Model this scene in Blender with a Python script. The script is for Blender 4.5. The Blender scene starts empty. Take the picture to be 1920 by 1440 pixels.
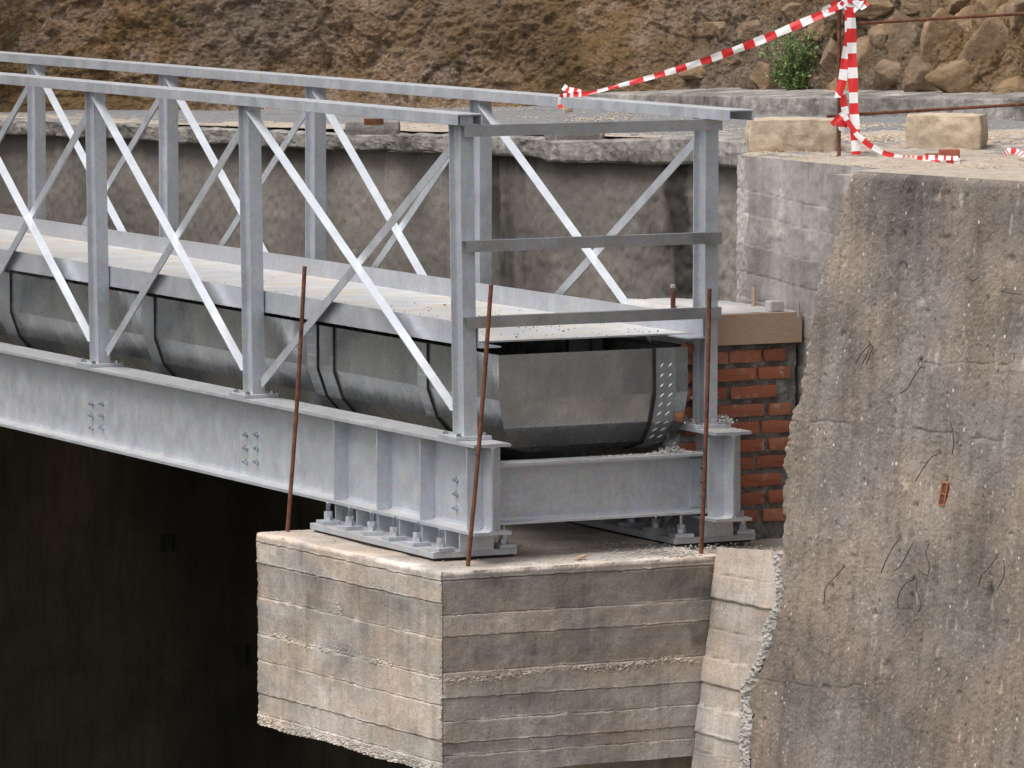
import bpy, math, random
import numpy as np
from mathutils import Vector, Matrix
random.seed(7)
rng = np.random.default_rng(7)
S = bpy.context.scene
COL = S.collection
# ------------------------------------------------------------------ camera, sky, sun, exposure
CAM = np.array([23.97177, -11.32909, 2.58273]); FPX = 11447.57596
YAW, PITCH, ROLL = 1.12608, -0.08723, -0.00477
FW = np.array([-math.sin(YAW)*math.cos(PITCH), math.cos(YAW)*math.cos(PITCH), math.sin(PITCH)])
_r = np.cross(FW, [0, 0, 1]); _r /= np.linalg.norm(_r); _u = np.cross(_r, FW)
RT = _r*math.cos(ROLL)+_u*math.sin(ROLL); UP = -_r*math.sin(ROLL)+_u*math.cos(ROLL)
cd = bpy.data.cameras.new('camera'); cam = bpy.data.objects.new('camera', cd); COL.objects.link(cam)
cd.sensor_width = 36; cd.lens = FPX/1920*36; cd.clip_start = .5; cd.clip_end = 3000
M = Matrix([[RT[i], UP[i], -FW[i], CAM[i]] for i in range(3)]+[[0, 0, 0, 1]])
cam.matrix_world = M
S.camera = cam
w = bpy.data.worlds.new('World'); S.world = w; w.use_nodes = True
nt = w.node_tree; nt.nodes.clear()
SUN_EL, SUN_AZ = math.radians(60), math.radians(-84)     # azimuth as math angle of the direction towards the sun
sk = nt.nodes.new('ShaderNodeTexSky'); sk.sky_type = 'NISHITA'; sk.sun_disc = False
sk.sun_elevation = SUN_EL; sk.sun_rotation = math.pi/2-SUN_AZ; sk.dust_density = 4; sk.air_density = 1
hs = nt.nodes.new('ShaderNodeHueSaturation'); hs.inputs['Saturation'].default_value = .34
bg = nt.nodes.new('ShaderNodeBackground'); bg.inputs[1].default_value = .125
wo = nt.nodes.new('ShaderNodeOutputWorld')
nt.links.new(sk.outputs[0], hs.inputs['Color']); nt.links.new(hs.outputs[0], bg.inputs[0]); nt.links.new(bg.outputs[0], wo.inputs[0])
sl = bpy.data.lights.new('sun', 'SUN'); sl.energy = 1.15; sl.angle = math.radians(30); sl.color = (1, .98, .95)
so = bpy.data.objects.new('sun', sl); COL.objects.link(so)
sd = Vector((math.cos(SUN_AZ)*math.cos(SUN_EL), math.sin(SUN_AZ)*math.cos(SUN_EL), math.sin(SUN_EL)))
so.rotation_euler = sd.to_track_quat('Z', 'Y').to_euler(); so.location = (0, 0, 20)
S.view_settings.view_transform = 'Standard'; S.view_settings.look = 'None'
S.view_settings.exposure = 0.68; S.view_settings.gamma = 1
S.view_settings.use_curve_mapping = False
S.render.engine = 'CYCLES'; S.render.resolution_x = 1024; S.render.resolution_y = 768

# ------------------------------------------------------------------ measuring helpers (photo pixel -> point on a real plane)
def ray(x, y): return FW+RT*(x-960)/FPX-UP*(y-720)/FPX
def at_z(x, y, z): d = ray(x, y); return CAM+d*(z-CAM[2])/d[2]
def at_y(x, y, Y): d = ray(x, y); return CAM+d*(Y-CAM[1])/d[1]
def at_x(x, y, X): d = ray(x, y); return CAM+d*(X-CAM[0])/d[0]
def at_pl(x, y, P, n): d = ray(x, y); P = np.array(P); n = np.array(n); return CAM+d*((P-CAM)@n)/(d@n)

# ------------------------------------------------------------------ vectorised noise
def _h(i, j, k, s):
    n = (i*374761393+j*668265263+k*2147483647+s*1274126177) & 0xffffffff
    n = ((n ^ (n >> 13))*1274126177) & 0xffffffff
    n = ((n ^ (n >> 16))*668265263) & 0xffffffff
    return ((n ^ (n >> 15)) & 0xffffff)/0xffffff*2-1
def vn(P, s=0):
    P = np.asarray(P, float); F = np.floor(P).astype(np.int64); f = P-F; f = f*f*(3-2*f)
    i, j, k = F[..., 0], F[..., 1], F[..., 2]; r = 0
    for a in (0, 1):
        wa = f[..., 0] if a else 1-f[..., 0]
        for b in (0, 1):
            wb = f[..., 1] if b else 1-f[..., 1]
            for c in (0, 1):
                wc = f[..., 2] if c else 1-f[..., 2]
                r = r+wa*wb*wc*_h(i+a, j+b, k+c, s)
    return r
def fbm(P, sc, o=4, s=0, g=.5):
    P = np.asarray(P, float)*sc; r = 0; a = 1
    for q in range(o): r = r+a*vn(P+17.3*q, s+q); P = P*2.03; a *= g
    return r

# ------------------------------------------------------------------ materials
def mat(name, build):
    m = bpy.data.materials.new(name); m.use_nodes = True
    t = m.node_tree; b = t.nodes['Principled BSDF']; build(NT(t), b); return m
class NT:
    def __init__(s, t): s.t = t; s.tc = t.nodes.new('ShaderNodeTexCoord'); s.geo = None
    def n(s, ty, **k):
        x = s.t.nodes.new(ty)
        for a, v in k.items(): setattr(x, a, v)
        return x
    def l(s, a, b): s.t.links.new(a, b)
    def pos(s, scale=(1, 1, 1)):
        if s.geo is None: s.geo = s.n('ShaderNodeNewGeometry')
        m = s.n('ShaderNodeMapping'); m.inputs['Scale'].default_value = scale; s.l(s.geo.outputs['Position'], m.inputs[0]); return m.outputs[0]
    def noise(s, sc, det=4, rough=.5, scale=(1, 1, 1), dist=0):
        x = s.n('ShaderNodeTexNoise'); x.inputs['Scale'].default_value = sc; x.inputs['Detail'].default_value = det
        x.inputs['Roughness'].default_value = rough; x.inputs['Distortion'].default_value = dist; s.l(s.pos(scale), x.inputs['Vector']); return x.outputs[0]
    def vor(s, sc, feat='F1', scale=(1, 1, 1), out=0, rnd=1):
        x = s.n('ShaderNodeTexVoronoi', feature=feat); x.inputs['Scale'].default_value = sc; x.inputs['Randomness'].default_value = rnd
        s.l(s.pos(scale), x.inputs['Vector']); return x.outputs[out]
    def ramp(s, fac, stops):
        r = s.n('ShaderNodeValToRGB'); e = r.color_ramp.elements
        while len(e) < len(stops): e.new(.5)
        for q, (p, c) in enumerate(stops):
            e[q].position = p; c = (c, c, c) if not isinstance(c, tuple) else c; e[q].color = (*c, 1)
        s.l(fac, r.inputs[0]); return r.outputs[0]
    def mix(s, fac, a, b, mode='MIX'):
        m = s.n('ShaderNodeMix', data_type='RGBA', blend_type=mode)
        for v, i in ((fac, 0), (a, 6), (b, 7)):
            if isinstance(v, (int, float)): m.inputs[i].default_value = v if i == 0 else (v, v, v, 1)
            elif isinstance(v, tuple): m.inputs[i].default_value = (*v, 1)
            else: s.l(v, m.inputs[i])
        return m.outputs[2]
    def math(s, op, a, b=0):
        m = s.n('ShaderNodeMath', operation=op)
        for i, v in enumerate((a, b)):
            if isinstance(v, (int, float)): m.inputs[i].default_value = v
            else: s.l(v, m.inputs[i])
        return m.outputs[0]
    def attr(s, nm):
        a = s.n('ShaderNodeAttribute'); a.attribute_name = nm; return a.outputs['Fac']
    def objrand(s): return s.n('ShaderNodeObjectInfo').outputs['Random']
    def bump(s, h, st, dist, b, nrm=None):
        x = s.n('ShaderNodeBump'); x.inputs['Strength'].default_value = st; x.inputs['Distance'].default_value = dist
        s.l(h, x.inputs['Height'])
        if nrm is not None: s.l(nrm, x.inputs['Normal'])
        if b is not None: s.l(x.outputs[0], b.inputs['Normal'])
        return x.outputs[0]

def galv(name, c=(.50, .515, .55), rough=.46, metal=.55, dust=.0, streak=.5):
    def f(N, b):
        a = N.noise(9, 5, .6); g = N.vor(70, out=1)
        st = N.noise(3, 4, .6, (14, 14, 1.2))
        base = N.mix(a, tuple(x*.82 for x in c), tuple(min(1, x*1.15) for x in c))
        base = N.mix(.10, base, g, 'OVERLAY')
        base = N.mix(N.ramp(st, [(.45, 0), (.75, streak*.45)]), base, tuple(x*.70 for x in c))
        sp = N.ramp(N.noise(60, 3, .7), [(.66, 0), (.72, .35)])
        base = N.mix(sp, base, (.32, .30, .28))
        if dust:
            geo = N.geo; sx = N.n('ShaderNodeSeparateXYZ'); N.l(geo.outputs['Normal'], sx.inputs[0])
            up = N.math('MULTIPLY', N.ramp(sx.outputs[2], [(.6, 0), (.95, 1)]), dust)
            base = N.mix(N.math('MULTIPLY', up, N.ramp(N.noise(14, 5, .65), [(.3, .3), (.6, 1)])), base, (.60, .585, .57))
        N.l(base, b.inputs['Base Color']); b.inputs['Metallic'].default_value = metal
        N.l(N.ramp(a, [(.3, rough-.1), (.7, rough+.12)]), b.inputs['Roughness'])
        N.bump(N.noise(140, 3, .6), .12, .002, b)
    return mat(name, f)
def concrete(name, dark, mid, light, streak=.5, spec=.5, pit=.6, board=0, bump=.5, grain=220, warm=None, blot=3.0, fine_=.6):
    def f(N, b):
        big = N.noise(blot, 6, .62, dist=.4)
        c = N.ramp(big, [(.28, dark), (.5, mid), (.72, light)])
        if warm: c = N.mix(N.ramp(N.noise(2.0, 5, .6, (1, 1, 3.5 if board else 1)), [(.42, 0), (.62, .75)]), c, warm)
        st = N.ramp(N.noise(2.2, 5, .65, (9, 9, .8)), [(.46, 0), (.7, streak)])
        c = N.mix(st, c, tuple(x*.55 for x in dark))
        t = N.attr('tone'); c = N.mix(1.0, c, N.ramp(t, [(0, .12), (.25, .62), (.5, 1.0), (1, 1.75)]), 'MULTIPLY')
        fine = N.noise(grain*.5, 6, .75)
        c = N.mix(fine_, c, N.ramp(fine, [(.3, .15), (.5, .5), (.7, .85)]), 'OVERLAY')
        pits = N.ramp(N.vor(55), [(.05, 1), (.13, 0)])
        pm = N.math('MULTIPLY', pits, N.ramp(N.noise(9, 2), [(.48, 0), (.6, pit)]))
        c = N.mix(pm, c, tuple(x*.35 for x in dark))
        vc = N.n('ShaderNodeSeparateColor'); N.l(N.vor(42, scale=(1, 1, .7), out=1), vc.inputs[0])
        lt = N.math('MULTIPLY', N.ramp(N.vor(42, scale=(1, 1, .7)), [(.16, 1), (.3, 0)]), N.ramp(vc.outputs[0], [(.80, 0), (.9, 1)]))
        lm = N.math('MULTIPLY', lt, N.math('MULTIPLY', N.ramp(N.noise(5, 4), [(.44, .0), (.62, 1)]), spec))
        dk = N.math('MULTIPLY', N.ramp(N.vor(42, scale=(1, 1, .7)), [(.1, 1), (.32, 0)]), N.ramp(vc.outputs[1], [(.86, 0), (.93, pit)]))
        c = N.mix(dk, c, tuple(x*.45 for x in dark))
        c = N.mix(lm, c, (.62, .58, .52))
        N.l(c, b.inputs['Base Color']); b.inputs['Roughness'].default_value = .92; b.inputs['Specular IOR Level'].default_value = .25
        h = N.math('ADD', N.math('MULTIPLY', fine, .6), N.math('SUBTRACT', N.math('MULTIPLY', lt, .25), N.math('MULTIPLY', pits, .3)))
        if board:
            gr = N.noise(3, 5, .6, (2, 2, 34)); h = N.math('ADD', h, N.math('MULTIPLY', gr, board))
        N.bump(h, bump, .006, b)
    return mat(name, f)
def plain(name, c, rough=.7, metal=0, var=.25, sc=25, bump=.25, c2=None):
    def f(N, b):
        a = N.noise(sc, 5, .65)
        N.l(N.ramp(a, [(.3, tuple(x*(1-var) for x in c)), (.7, c2 or tuple(min(1, x*(1+var)) for x in c))]), b.inputs['Base Color'])
        b.inputs['Roughness'].default_value = rough; b.inputs['Metallic'].default_value = metal
        N.bump(N.noise(sc*6, 4, .6), bump, .003, b)
    return mat(name, f)
M_ST = galv('galvanised_steel')
M_STD = galv('galvanised_steel_dusty', dust=.9)
M_BR = galv('galvanised_steel_skylit', c=(.74, .765, .80), rough=.42, metal=.3)  # same steel, colour lightened for the sky light on the upward-facing braces
M_RL = galv('end_rail_steel', c=(.42, .425, .435), rough=.35, metal=.85)
def _tr(N, b):
    a = N.noise(5, 5, .6); sp = N.noise(16, 6, .7, (1, 1, .35))
    c = N.ramp(a, [(.3, (.29, .31, .325)), (.7, (.47, .48, .48))])
    c = N.mix(N.ramp(sp, [(.48, 0), (.66, .3)]), c, (.24, .265, .285))
    c = N.mix(N.ramp(N.noise(11, 5, .7, (1, 1, .5)), [(.60, 0), (.72, .22)]), c, (.55, .56, .56))
    N.l(c, b.inputs['Base Color']); b.inputs['Metallic'].default_value = .8
    N.l(N.ramp(sp, [(.3, .20), (.7, .36)]), b.inputs['Roughness'])
    N.bump(N.noise(3.5, 2, .5), .30, .03, b)
M_TR = mat('trough_sheet', _tr)
M_STRAP = galv('strap_metal', c=(.37, .39, .405), rough=.42, metal=.7)
def _deck(N, b):
    a = N.noise(6, 6, .6)
    c = N.ramp(a, [(.3, (.44, .445, .45)), (.7, (.64, .63, .61))])
    c = N.mix(N.ramp(N.noise(3.1, 5, .7), [(.45, 0), (.66, .75)]), c, (.55, .46, .35))
    c = N.mix(N.ramp(N.noise(120, 4, .7), [(.62, 0), (.7, .6)]), c, (.2, .17, .13))
    N.l(c, b.inputs['Base Color']); b.inputs['Roughness'].default_value = .55; b.inputs['Metallic'].default_value = .1
    d = N.vor(55, scale=(1, 1, .01), rnd=.1); N.bump(N.ramp(d, [(.2, 1), (.45, 0)]), .35, .002, b)
M_DECK = mat('chequer_plate_with_dust', _deck)
M_BOLT = plain('zinc_bolt', (.42, .46, .50), .22, .95, .15, 40, .1)
M_ZINC = plain('bright_zinc', (.60, .61, .61), .3, .6, .1, 40, .1)
M_RUST = plain('rusty_rebar', (.085, .026, .014), .85, .0, .55, 30, .5, (.20, .07, .028))
M_CONC = concrete('formwork_concrete', (.225, .205, .182), (.365, .325, .288), (.50, .448, .40), warm=(.40, .315, .245), streak=.3, board=.35, bump=.6, spec=.5, pit=.35, blot=4, fine_=.45)
M_NICHE = concrete('niche_concrete', (.235, .212, .196), (.325, .295, .275), (.42, .385, .36), streak=.3, board=.3, bump=.35, spec=.2, pit=.3, fine_=.3)
M_OLD = concrete('weathered_wall_concrete', (.138, .122, .11), (.20, .175, .155), (.275, .242, .216), streak=.5, spec=1.0, pit=.9, bump=.9, grain=260, warm=(.26, .20, .15), blot=2.4, fine_=.7)
M_PAR = concrete('old_bridge_concrete', (.15, .132, .115), (.195, .172, .15), (.23, .205, .18), streak=.18, spec=.15, pit=.6, bump=.35, fine_=.4, blot=1.2)
M_COP = concrete('coping_concrete', (.15, .138, .125), (.26, .238, .215), (.38, .35, .32), streak=.4, spec=.5, bump=1.0, blot=5)
M_DARK = concrete('shade_dark_concrete', (.012, .013, .008), (.036, .029, .018), (.075, .053, .034), streak=.4, spec=.0, bump=.5, blot=.5)  # dirty concrete, coloured darker for the deep shade under the deck
M_GROUT = concrete('grout', (.30, .275, .25), (.42, .39, .355), (.54, .51, .47), streak=.1, bump=1.0, blot=14, pit=.9)
M_MORT = concrete('mortar', (.16, .155, .145), (.23, .22, .205), (.31, .295, .28), streak=.2, bump=1.2, blot=10)
def _brick(N, b):
    r = N.objrand()
    c = N.ramp(r, [(0, (.27, .085, .045)), (.35, (.42, .14, .065)), (.7, (.34, .10, .05)), (1, (.48, .22, .12))])
    c = N.mix(N.ramp(N.noise(30, 6, .7), [(.3, .0), (.7, .7)]), c, (.28, .10, .06))
    c = N.mix(N.ramp(N.noise(22, 5, .7), [(.56, 0), (.68, .7)]), c, (.42, .36, .31))
    c = N.mix(N.ramp(N.noise(75, 4, .7), [(.6, 0), (.72, .6)]), c, (.10, .045, .03))
    N.l(c, b.inputs['Base Color']); b.inputs['Roughness'].default_value = .9
    N.bump(N.noise(120, 5, .7), .7, .004, b)
M_BRICK = mat('fired_clay_brick', _brick)
def _wood(N, b):
    g = N.noise(7, 6, .65, (3, 3, 55))
    c = N.ramp(g, [(.3, (.34, .225, .145)), (.55, (.46, .325, .225)), (.75, (.54, .41, .30))])
    N.l(c, b.inputs['Base Color']); b.inputs['Roughness'].default_value = .75; N.bump(g, .4, .002, b)
M_WOOD = mat('formwork_timber', _wood)
M_CEM = plain('fresh_cement_top', (.50, .48, .46), .9, 0, .15, 8, .6)
M_STONE = plain('tuff_stone', (.44, .335, .23), .95, 0, .22, 18, .9, (.62, .49, .37))
def _hill(N, b):
    a = N.noise(1.3, 8, .65, dist=.6); 
    c = N.ramp(a, [(.27, (.075, .052, .028)), (.43, (.165, .106, .052)), (.55, (.24, .152, .075)), (.70, (.32, .225, .145))])
    pk = N.math('MULTIPLY', N.ramp(N.noise(1.1, 6, .7), [(.5, 0), (.6, 1)]), N.ramp(N.noise(22, 6, .75), [(.40, 0), (.6, .85)]))
    c = N.mix(pk, c, (.42, .31, .25))
    c = N.mix(N.math('MULTIPLY', N.attr('tone'), 1.0), c, N.ramp(N.noise(9, 7, .75), [(.3, (.08, .06, .045)), (.5, (.19, .145, .11)), (.7, (.33, .27, .22))]))
    c = N.mix(.8, c, N.ramp(N.noise(45, 8, .8), [(.25, .2), (.5, .5), (.75, .82)]), 'OVERLAY')
    c = N.mix(N.ramp(N.noise(5, 4, .6), [(.62, 0), (.7, .4)]), c, (.10, .12, .05))
    N.l(c, b.inputs['Base Color']); b.inputs['Roughness'].default_value = .97; b.inputs['Specular IOR Level'].default_value = .1
    N.bump(N.math('ADD', N.noise(50, 9, .75), N.math('MULTIPLY', N.vor(28, 'F1', (1, 1, 1.4)), .8)), 1.0, .035, b)
M_HILL = mat('earth_cutting', _hill)
def _rock(N, b):
    r = N.objrand()
    c = N.ramp(N.noise(6, 7, .65), [(.3, (.10, .068, .042)), (.5, (.235, .16, .10)), (.72, (.38, .30, .22))])
    c = N.mix(.3, c, N.ramp(r, [(0, (.16, .12, .09)), (1, (.40, .26, .13))]))
    N.l(c, b.inputs['Base Color']); b.inputs['Roughness'].default_value = .95; b.inputs['Specular IOR Level'].default_value = .15
    N.bump(N.noise(35, 8, .7), .9, .02, b)
M_ROCK = mat('brown_rock', _rock)
def _road(N, b):
    t = N.attr('tone')
    asp = N.ramp(N.noise(90, 6, .8), [(.3, (.13, .128, .128)), (.7, (.33, .325, .325))])
    dirt = N.ramp(N.noise(14, 7, .7), [(.3, (.36, .28, .20)), (.7, (.58, .50, .42))])
    fac = N.ramp(N.math('ADD', t, N.math('MULTIPLY', N.math('SUBTRACT', N.noise(6, 7, .75), .5), 1.7)), [(.42, 0), (.56, 1)])
    c = N.mix(fac, asp, dirt)
    c = N.mix(N.ramp(N.noise(60, 4, .7), [(.62, 0), (.7, .6)]), c, (.18, .14, .11))
    N.l(c, b.inputs['Base Color']); b.inputs['Roughness'].default_value = .95
    N.bump(N.noise(110, 6, .7), .9, .01, b)
M_ROAD = mat('dusty_asphalt', _road)
M_SAND = plain('beige_rubble', (.55, .44, .32), .95, 0, .3, 30, .6)
M_GREY = plain('grey_rubble', (.40, .38, .35), .95, 0, .3, 30, .6)
M_SPECK = plain('dark_crumbs', (.10, .07, .05), .95, 0, .4, 30, .6)
M_FLOOR = plain('valley_soil', (.085, .075, .055), .95, 0, .4, 2, .6)
M_LEAF = plain('green_leaves', (.13, .21, .045), .6, 0, .45, 12, .1, (.23, .34, .10))
M_TWIG = plain('twig', (.14, .10, .07), .9, 0, .3, 40, .3)
M_WIRE = plain('tie_wire', (.035, .027, .022), .7, .3, .3, 60, .1)
M_HOLE = plain('shadowed_hole', (.011, .010, .008), 1.0, 0, .3, 30, .2)  # near-black colour stands for the shade in the drain bricks and holes
M_RED = plain('red_tape', (.62, .02, .02), .38, 0, .12, 20, .15)
M_WHT = plain('white_tape', (.80, .78, .76), .38, 0, .06, 20, .15)

# ------------------------------------------------------------------ object helpers
ORG = {}
def _o(parent): return ORG.get(parent.name, Vector((0, 0, 0))) if parent else Vector((0, 0, 0))
def tag(o, label=None, cat=None, group=None, kind=None):
    if label: o['label'] = label
    if cat: o['category'] = cat
    if group: o['group'] = group
    if kind: o['kind'] = kind
    return o
def thing(name, loc, label, cat, group=None):
    o = bpy.data.objects.new(name, None); COL.objects.link(o); o.empty_display_size = .1
    o.location = loc; ORG[o.name] = Vector(loc); return tag(o, label, cat, group)
def put(name, me, parent=None, loc=(0, 0, 0), kind=None, rot=None):
    o = bpy.data.objects.new(name, me); COL.objects.link(o)
    if parent: o.parent = parent
    o.location = Vector(loc)-_o(parent); ORG[o.name] = Vector(loc)
    if rot is not None: o.rotation_euler = rot
    if kind: o['kind'] = kind
    return o
class MB:
    def __init__(s): s.v = []; s.f = []; s.mi = []
    def add(s, vs, fs, mi=0):
        o = len(s.v); s.v += [tuple(map(float, q)) for q in vs]; s.f += [tuple(i+o for i in f) for f in fs]; s.mi += [mi]*len(fs); return s
    def box(s, a, b, mi=0):
        (x0, y0, z0), (x1, y1, z1) = a, b
        x0, x1 = min(x0, x1), max(x0, x1); y0, y1 = min(y0, y1), max(y0, y1); z0, z1 = min(z0, z1), max(z0, z1)
        return s.add([(x0, y0, z0), (x1, y0, z0), (x1, y1, z0), (x0, y1, z0), (x0, y0, z1), (x1, y0, z1), (x1, y1, z1), (x0, y1, z1)],
                     [(0, 3, 2, 1), (4, 5, 6, 7), (0, 1, 5, 4), (1, 2, 6, 5), (2, 3, 7, 6), (3, 0, 4, 7)], mi)
    def obox(s, o, u, v, w_, mi=0):     # corner + three edge vectors
        o, u, v, w_ = map(lambda q: np.array(q, float), (o, u, v, w_))
        P = [o, o+u, o+u+v, o+v, o+w_, o+u+w_, o+u+v+w_, o+v+w_]
        fs = [(0, 3, 2, 1), (4, 5, 6, 7), (0, 1, 5, 4), (1, 2, 6, 5), (2, 3, 7, 6), (3, 0, 4, 7)]
        if np.dot(np.cross(u, v), w_) < 0: fs = [f[::-1] for f in fs]
        return s.add(P, fs, mi)
    def prism(s, prof, fn, a, b, mi=0):  # prof 2D, fn(p, t)->3D
        n = len(prof)
        s.add([fn(p, a) for p in prof]+[fn(p, b) for p in prof],
              [(i, (i+1) % n, (i+1) % n+n, i+n) for i in range(n)]+[tuple(range(n))[::-1], tuple(range(n, 2*n))], mi); return s
    def tube(s, path, r, n=6, cap=True, mi=0):
        P = [np.array(p, float) for p in path]; rs = r if hasattr(r, '__len__') else [r]*len(P); V = []; F = []
        ref = np.array([.3, .2, 1.]) 
        for i, p in enumerate(P):
            t = P[min(i+1, len(P)-1)]-P[max(i-1, 0)]; t /= np.linalg.norm(t)+1e-12
            rf = ref if abs(t@(ref/np.linalg.norm(ref))) < .9 else np.array([1., 0, 0])
            a = np.cross(t, rf); a /= np.linalg.norm(a); b = np.cross(t, a)
            V += [p+rs[i]*(a*math.cos(2*math.pi*k/n)+b*math.sin(2*math.pi*k/n)) for k in range(n)]
        for i in range(len(P)-1):
            F += [(i*n+k, i*n+(k+1) % n, (i+1)*n+(k+1) % n, (i+1)*n+k) for k in range(n)]
        if cap: F += [tuple(range(n))[::-1], tuple(range((len(P)-1)*n, len(P)*n))]
        return s.add(V, F, mi)
    def mesh(s, name, mats, smooth=False, bevel=0):
        me = bpy.data.meshes.new(name); me.from_pydata(s.v, [], s.f); 
        for m in (mats if isinstance(mats, (list, tuple)) else [mats]): me.materials.append(m)
        if any(s.mi): me.polygons.foreach_set('material_index', s.mi)
        if smooth: me.polygons.foreach_set('use_smooth', [True]*len(me.polygons))
        import bmesh
        bm = bmesh.new(); bm.from_mesh(me); bmesh.ops.recalc_face_normals(bm, faces=bm.faces)
        if bevel:
            bmesh.ops.bevel(bm, geom=[e for e in bm.edges if len(e.link_faces) == 2 and e.calc_face_angle(0) > .5], offset=bevel, segments=1, affect='EDGES')
        bm.to_mesh(me); bm.free()
        a = me.attributes.new('tone', 'FLOAT', 'POINT'); a.data.foreach_set('value', [.5]*len(me.vertices))
        me.update(); return me
def grid_mesh(name, P, m, tone=None, smooth=True, flip=False, close_u=False):
    h, wd = P.shape[:2]; me = bpy.data.meshes.new(name)
    idx = np.arange(h*wd).reshape(h, wd)
    if close_u: idx = np.concatenate([idx, idx[:, :1]], 1)
    q = np.stack([idx[:-1, :-1], idx[:-1, 1:], idx[1:, 1:], idx[1:, :-1]], -1).reshape(-1, 4)
    if flip: q = q[:, ::-1]
    me.vertices.add(h*wd); me.vertices.foreach_set('co', P.reshape(-1).astype(np.float32))
    me.loops.add(q.size); me.loops.foreach_set('vertex_index', q.reshape(-1).astype(np.int32))
    me.polygons.add(len(q)); me.polygons.foreach_set('loop_start', np.arange(0, q.size, 4, dtype=np.int32)); 
    me.polygons.foreach_set('use_smooth', np.ones(len(q), bool) if smooth else np.zeros(len(q), bool))
    me.materials.append(m); me.update(calc_edges=True); me.validate()
    a = me.attributes.new('tone', 'FLOAT', 'POINT')
    a.data.foreach_set('value', (np.full(h*wd, .5) if tone is None else tone.reshape(-1)).astype(np.float32))
    return me
def unit(v): v = np.array(v, float); return v/np.linalg.norm(v)
def pebbles(name, pts, sizes, m, flat=.7, parent=None, kind='stuff', label=None, cat=None):
    V = []; F = []
    base = np.array([(1, 0, 0), (-1, 0, 0), (0, 1, 0), (0, -1, 0), (0, 0, 1), (0, 0, -1)], float)
    fs = [(0, 2, 4), (2, 1, 4), (1, 3, 4), (3, 0, 4), (2, 0, 5), (1, 2, 5), (3, 1, 5), (0, 3, 5)]
    for p, s in zip(pts, sizes):
        a = rng.uniform(0, 6.28); ca, sa = math.cos(a), math.sin(a)
        b = base*(1+rng.uniform(-.35, .35, (6, 3)))+rng.uniform(-.25, .25, (6, 3))
        x = b[:, 0]*ca-b[:, 1]*sa; y = b[:, 0]*sa+b[:, 1]*ca
        o = len(V); V += list(np.stack([p[0]+x*s, p[1]+y*s, p[2]+b[:, 2]*s*flat], 1)); F += [tuple(i+o for i in f) for f in fs]
    mb = MB(); mb.v = [tuple(v) for v in V]; mb.f = F; mb.mi = [0]*len(F)
    me = bpy.data.meshes.new(name); me.from_pydata(mb.v, [], mb.f); me.materials.append(m)
    o = put(name, me, parent, kind=kind)
    if parent is None: tag(o, label, cat)
    return o
def rockmesh(name, size, m, seed, rough=.12, boxy=.5, div=3, sc=2.2):
    import bmesh
    bm = bmesh.new(); bmesh.ops.create_cube(bm, size=2)
    bmesh.ops.subdivide_edges(bm, edges=bm.edges[:], cuts=2**div-1, use_grid_fill=True)
    P = np.array([v.co for v in bm.verts]); sph = P/np.linalg.norm(P, axis=1)[:, None]
    Q = P*boxy+sph*(1-boxy)*1.2
    sz_ = np.array(size)/2; R3 = Q*sz_/sz_.min()*.5
    Q += sph*(fbm(R3+seed*7.1, sc*.55, 4, seed)*rough)[:, None]/np.maximum(sz_/sz_.min()*.6, 1)
    Q *= sz_
    for v, q in zip(bm.verts, Q): v.co = q
    me = bpy.data.meshes.new(name); bm.to_mesh(me); bm.free(); me.materials.append(m)
    me.polygons.foreach_set('use_smooth', [True]*len(me.polygons))
    a = me.attributes.new('tone', 'FLOAT', 'POINT'); a.data.foreach_set('value', [.5]*len(me.vertices))
    return me

# ------------------------------------------------------------------ dimensions of the footbridge
W = 1.187; GH = .40; GB = .18; HP = .12; BP = .064; XP0 = -.2232; LE = 2.3666; L = 1.9793; ZR = 1.435; XEND = -12.6
POSTX = [XP0, XP0-LE]+[XP0-LE-k*L for k in range(1, 5)]
ZPIER = -.525
def zroad(x): x = np.asarray(x, float); return np.where(x > -2.4, 1.17, 1.17-(-2.4-np.minimum(x, -2.4))*.0235)

# =================================================================== SETTING
# valley floor and distant ground
mb = MB(); mb.add([(-400, -400, -5.2), (400, -400, -5.2), (400, 400, -5.2), (-400, 400, -5.2)], [(0, 1, 2, 3)])
put('ground', mb.mesh('ground', M_FLOOR), kind='structure')
# --- parapet line of the old bridge
PL = np.array([(-30, -.25, .72), (-16, 1.13, .86), (-9.85, 1.76, 1.0), (-6.4, 2.06, 1.06), (-2.75, 2.42, 1.165), (-2.0, 2.49, 1.17)])
def parl(x): return np.interp(x, PL[:, 0], PL[:, 1]), np.interp(x, PL[:, 0], PL[:, 2])
# --- hill foot line, measured on the road surface
def on_road(px, py, h=0):
    z = 1.17
    for _ in range(30): z = float(zroad(at_z(px, py, z)[0]))+h
    return at_z(px, py, z)
foot = np.array([on_road(*q) for q in ((-400, 226), (0, 213), (300, 209), (600, 206), (860, 205))]+[(x, y, float(zroad(x))) for x, y in ((-10.0, 5.0), (-9.4, 5.35), (-8.4, 5.55), (-6.5, 5.6), (-4.4, 5.6), (-2.5, 5.6))])
foot = np.concatenate([[foot[0]+(foot[0]-foot[1])*4], foot, [foot[-1]+(foot[-1]-foot[-2])*4]])
print('foot', foot.round(2).tolist())
fs_ = np.concatenate([[0], np.cumsum(np.linalg.norm(np.diff(foot[:, :2], axis=0), axis=1))])
def footat(s): return np.stack([np.interp(s, fs_, foot[:, k]) for k in range(3)], -1)
back = unit(unit(FW*[1, 1, 0])*.8+np.array([0, .35, 0]))
ns = 900
s0, s1 = fs_[1], fs_[-2]
sv = np.concatenate([np.linspace(0, s0-.05, 30), np.linspace(s0, s1, ns), np.linspace(s1+.05, fs_[-1], 30)])
hv = np.concatenate([np.linspace(-.18, 1.1, 200), np.linspace(1.15, 5, 60)])
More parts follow.
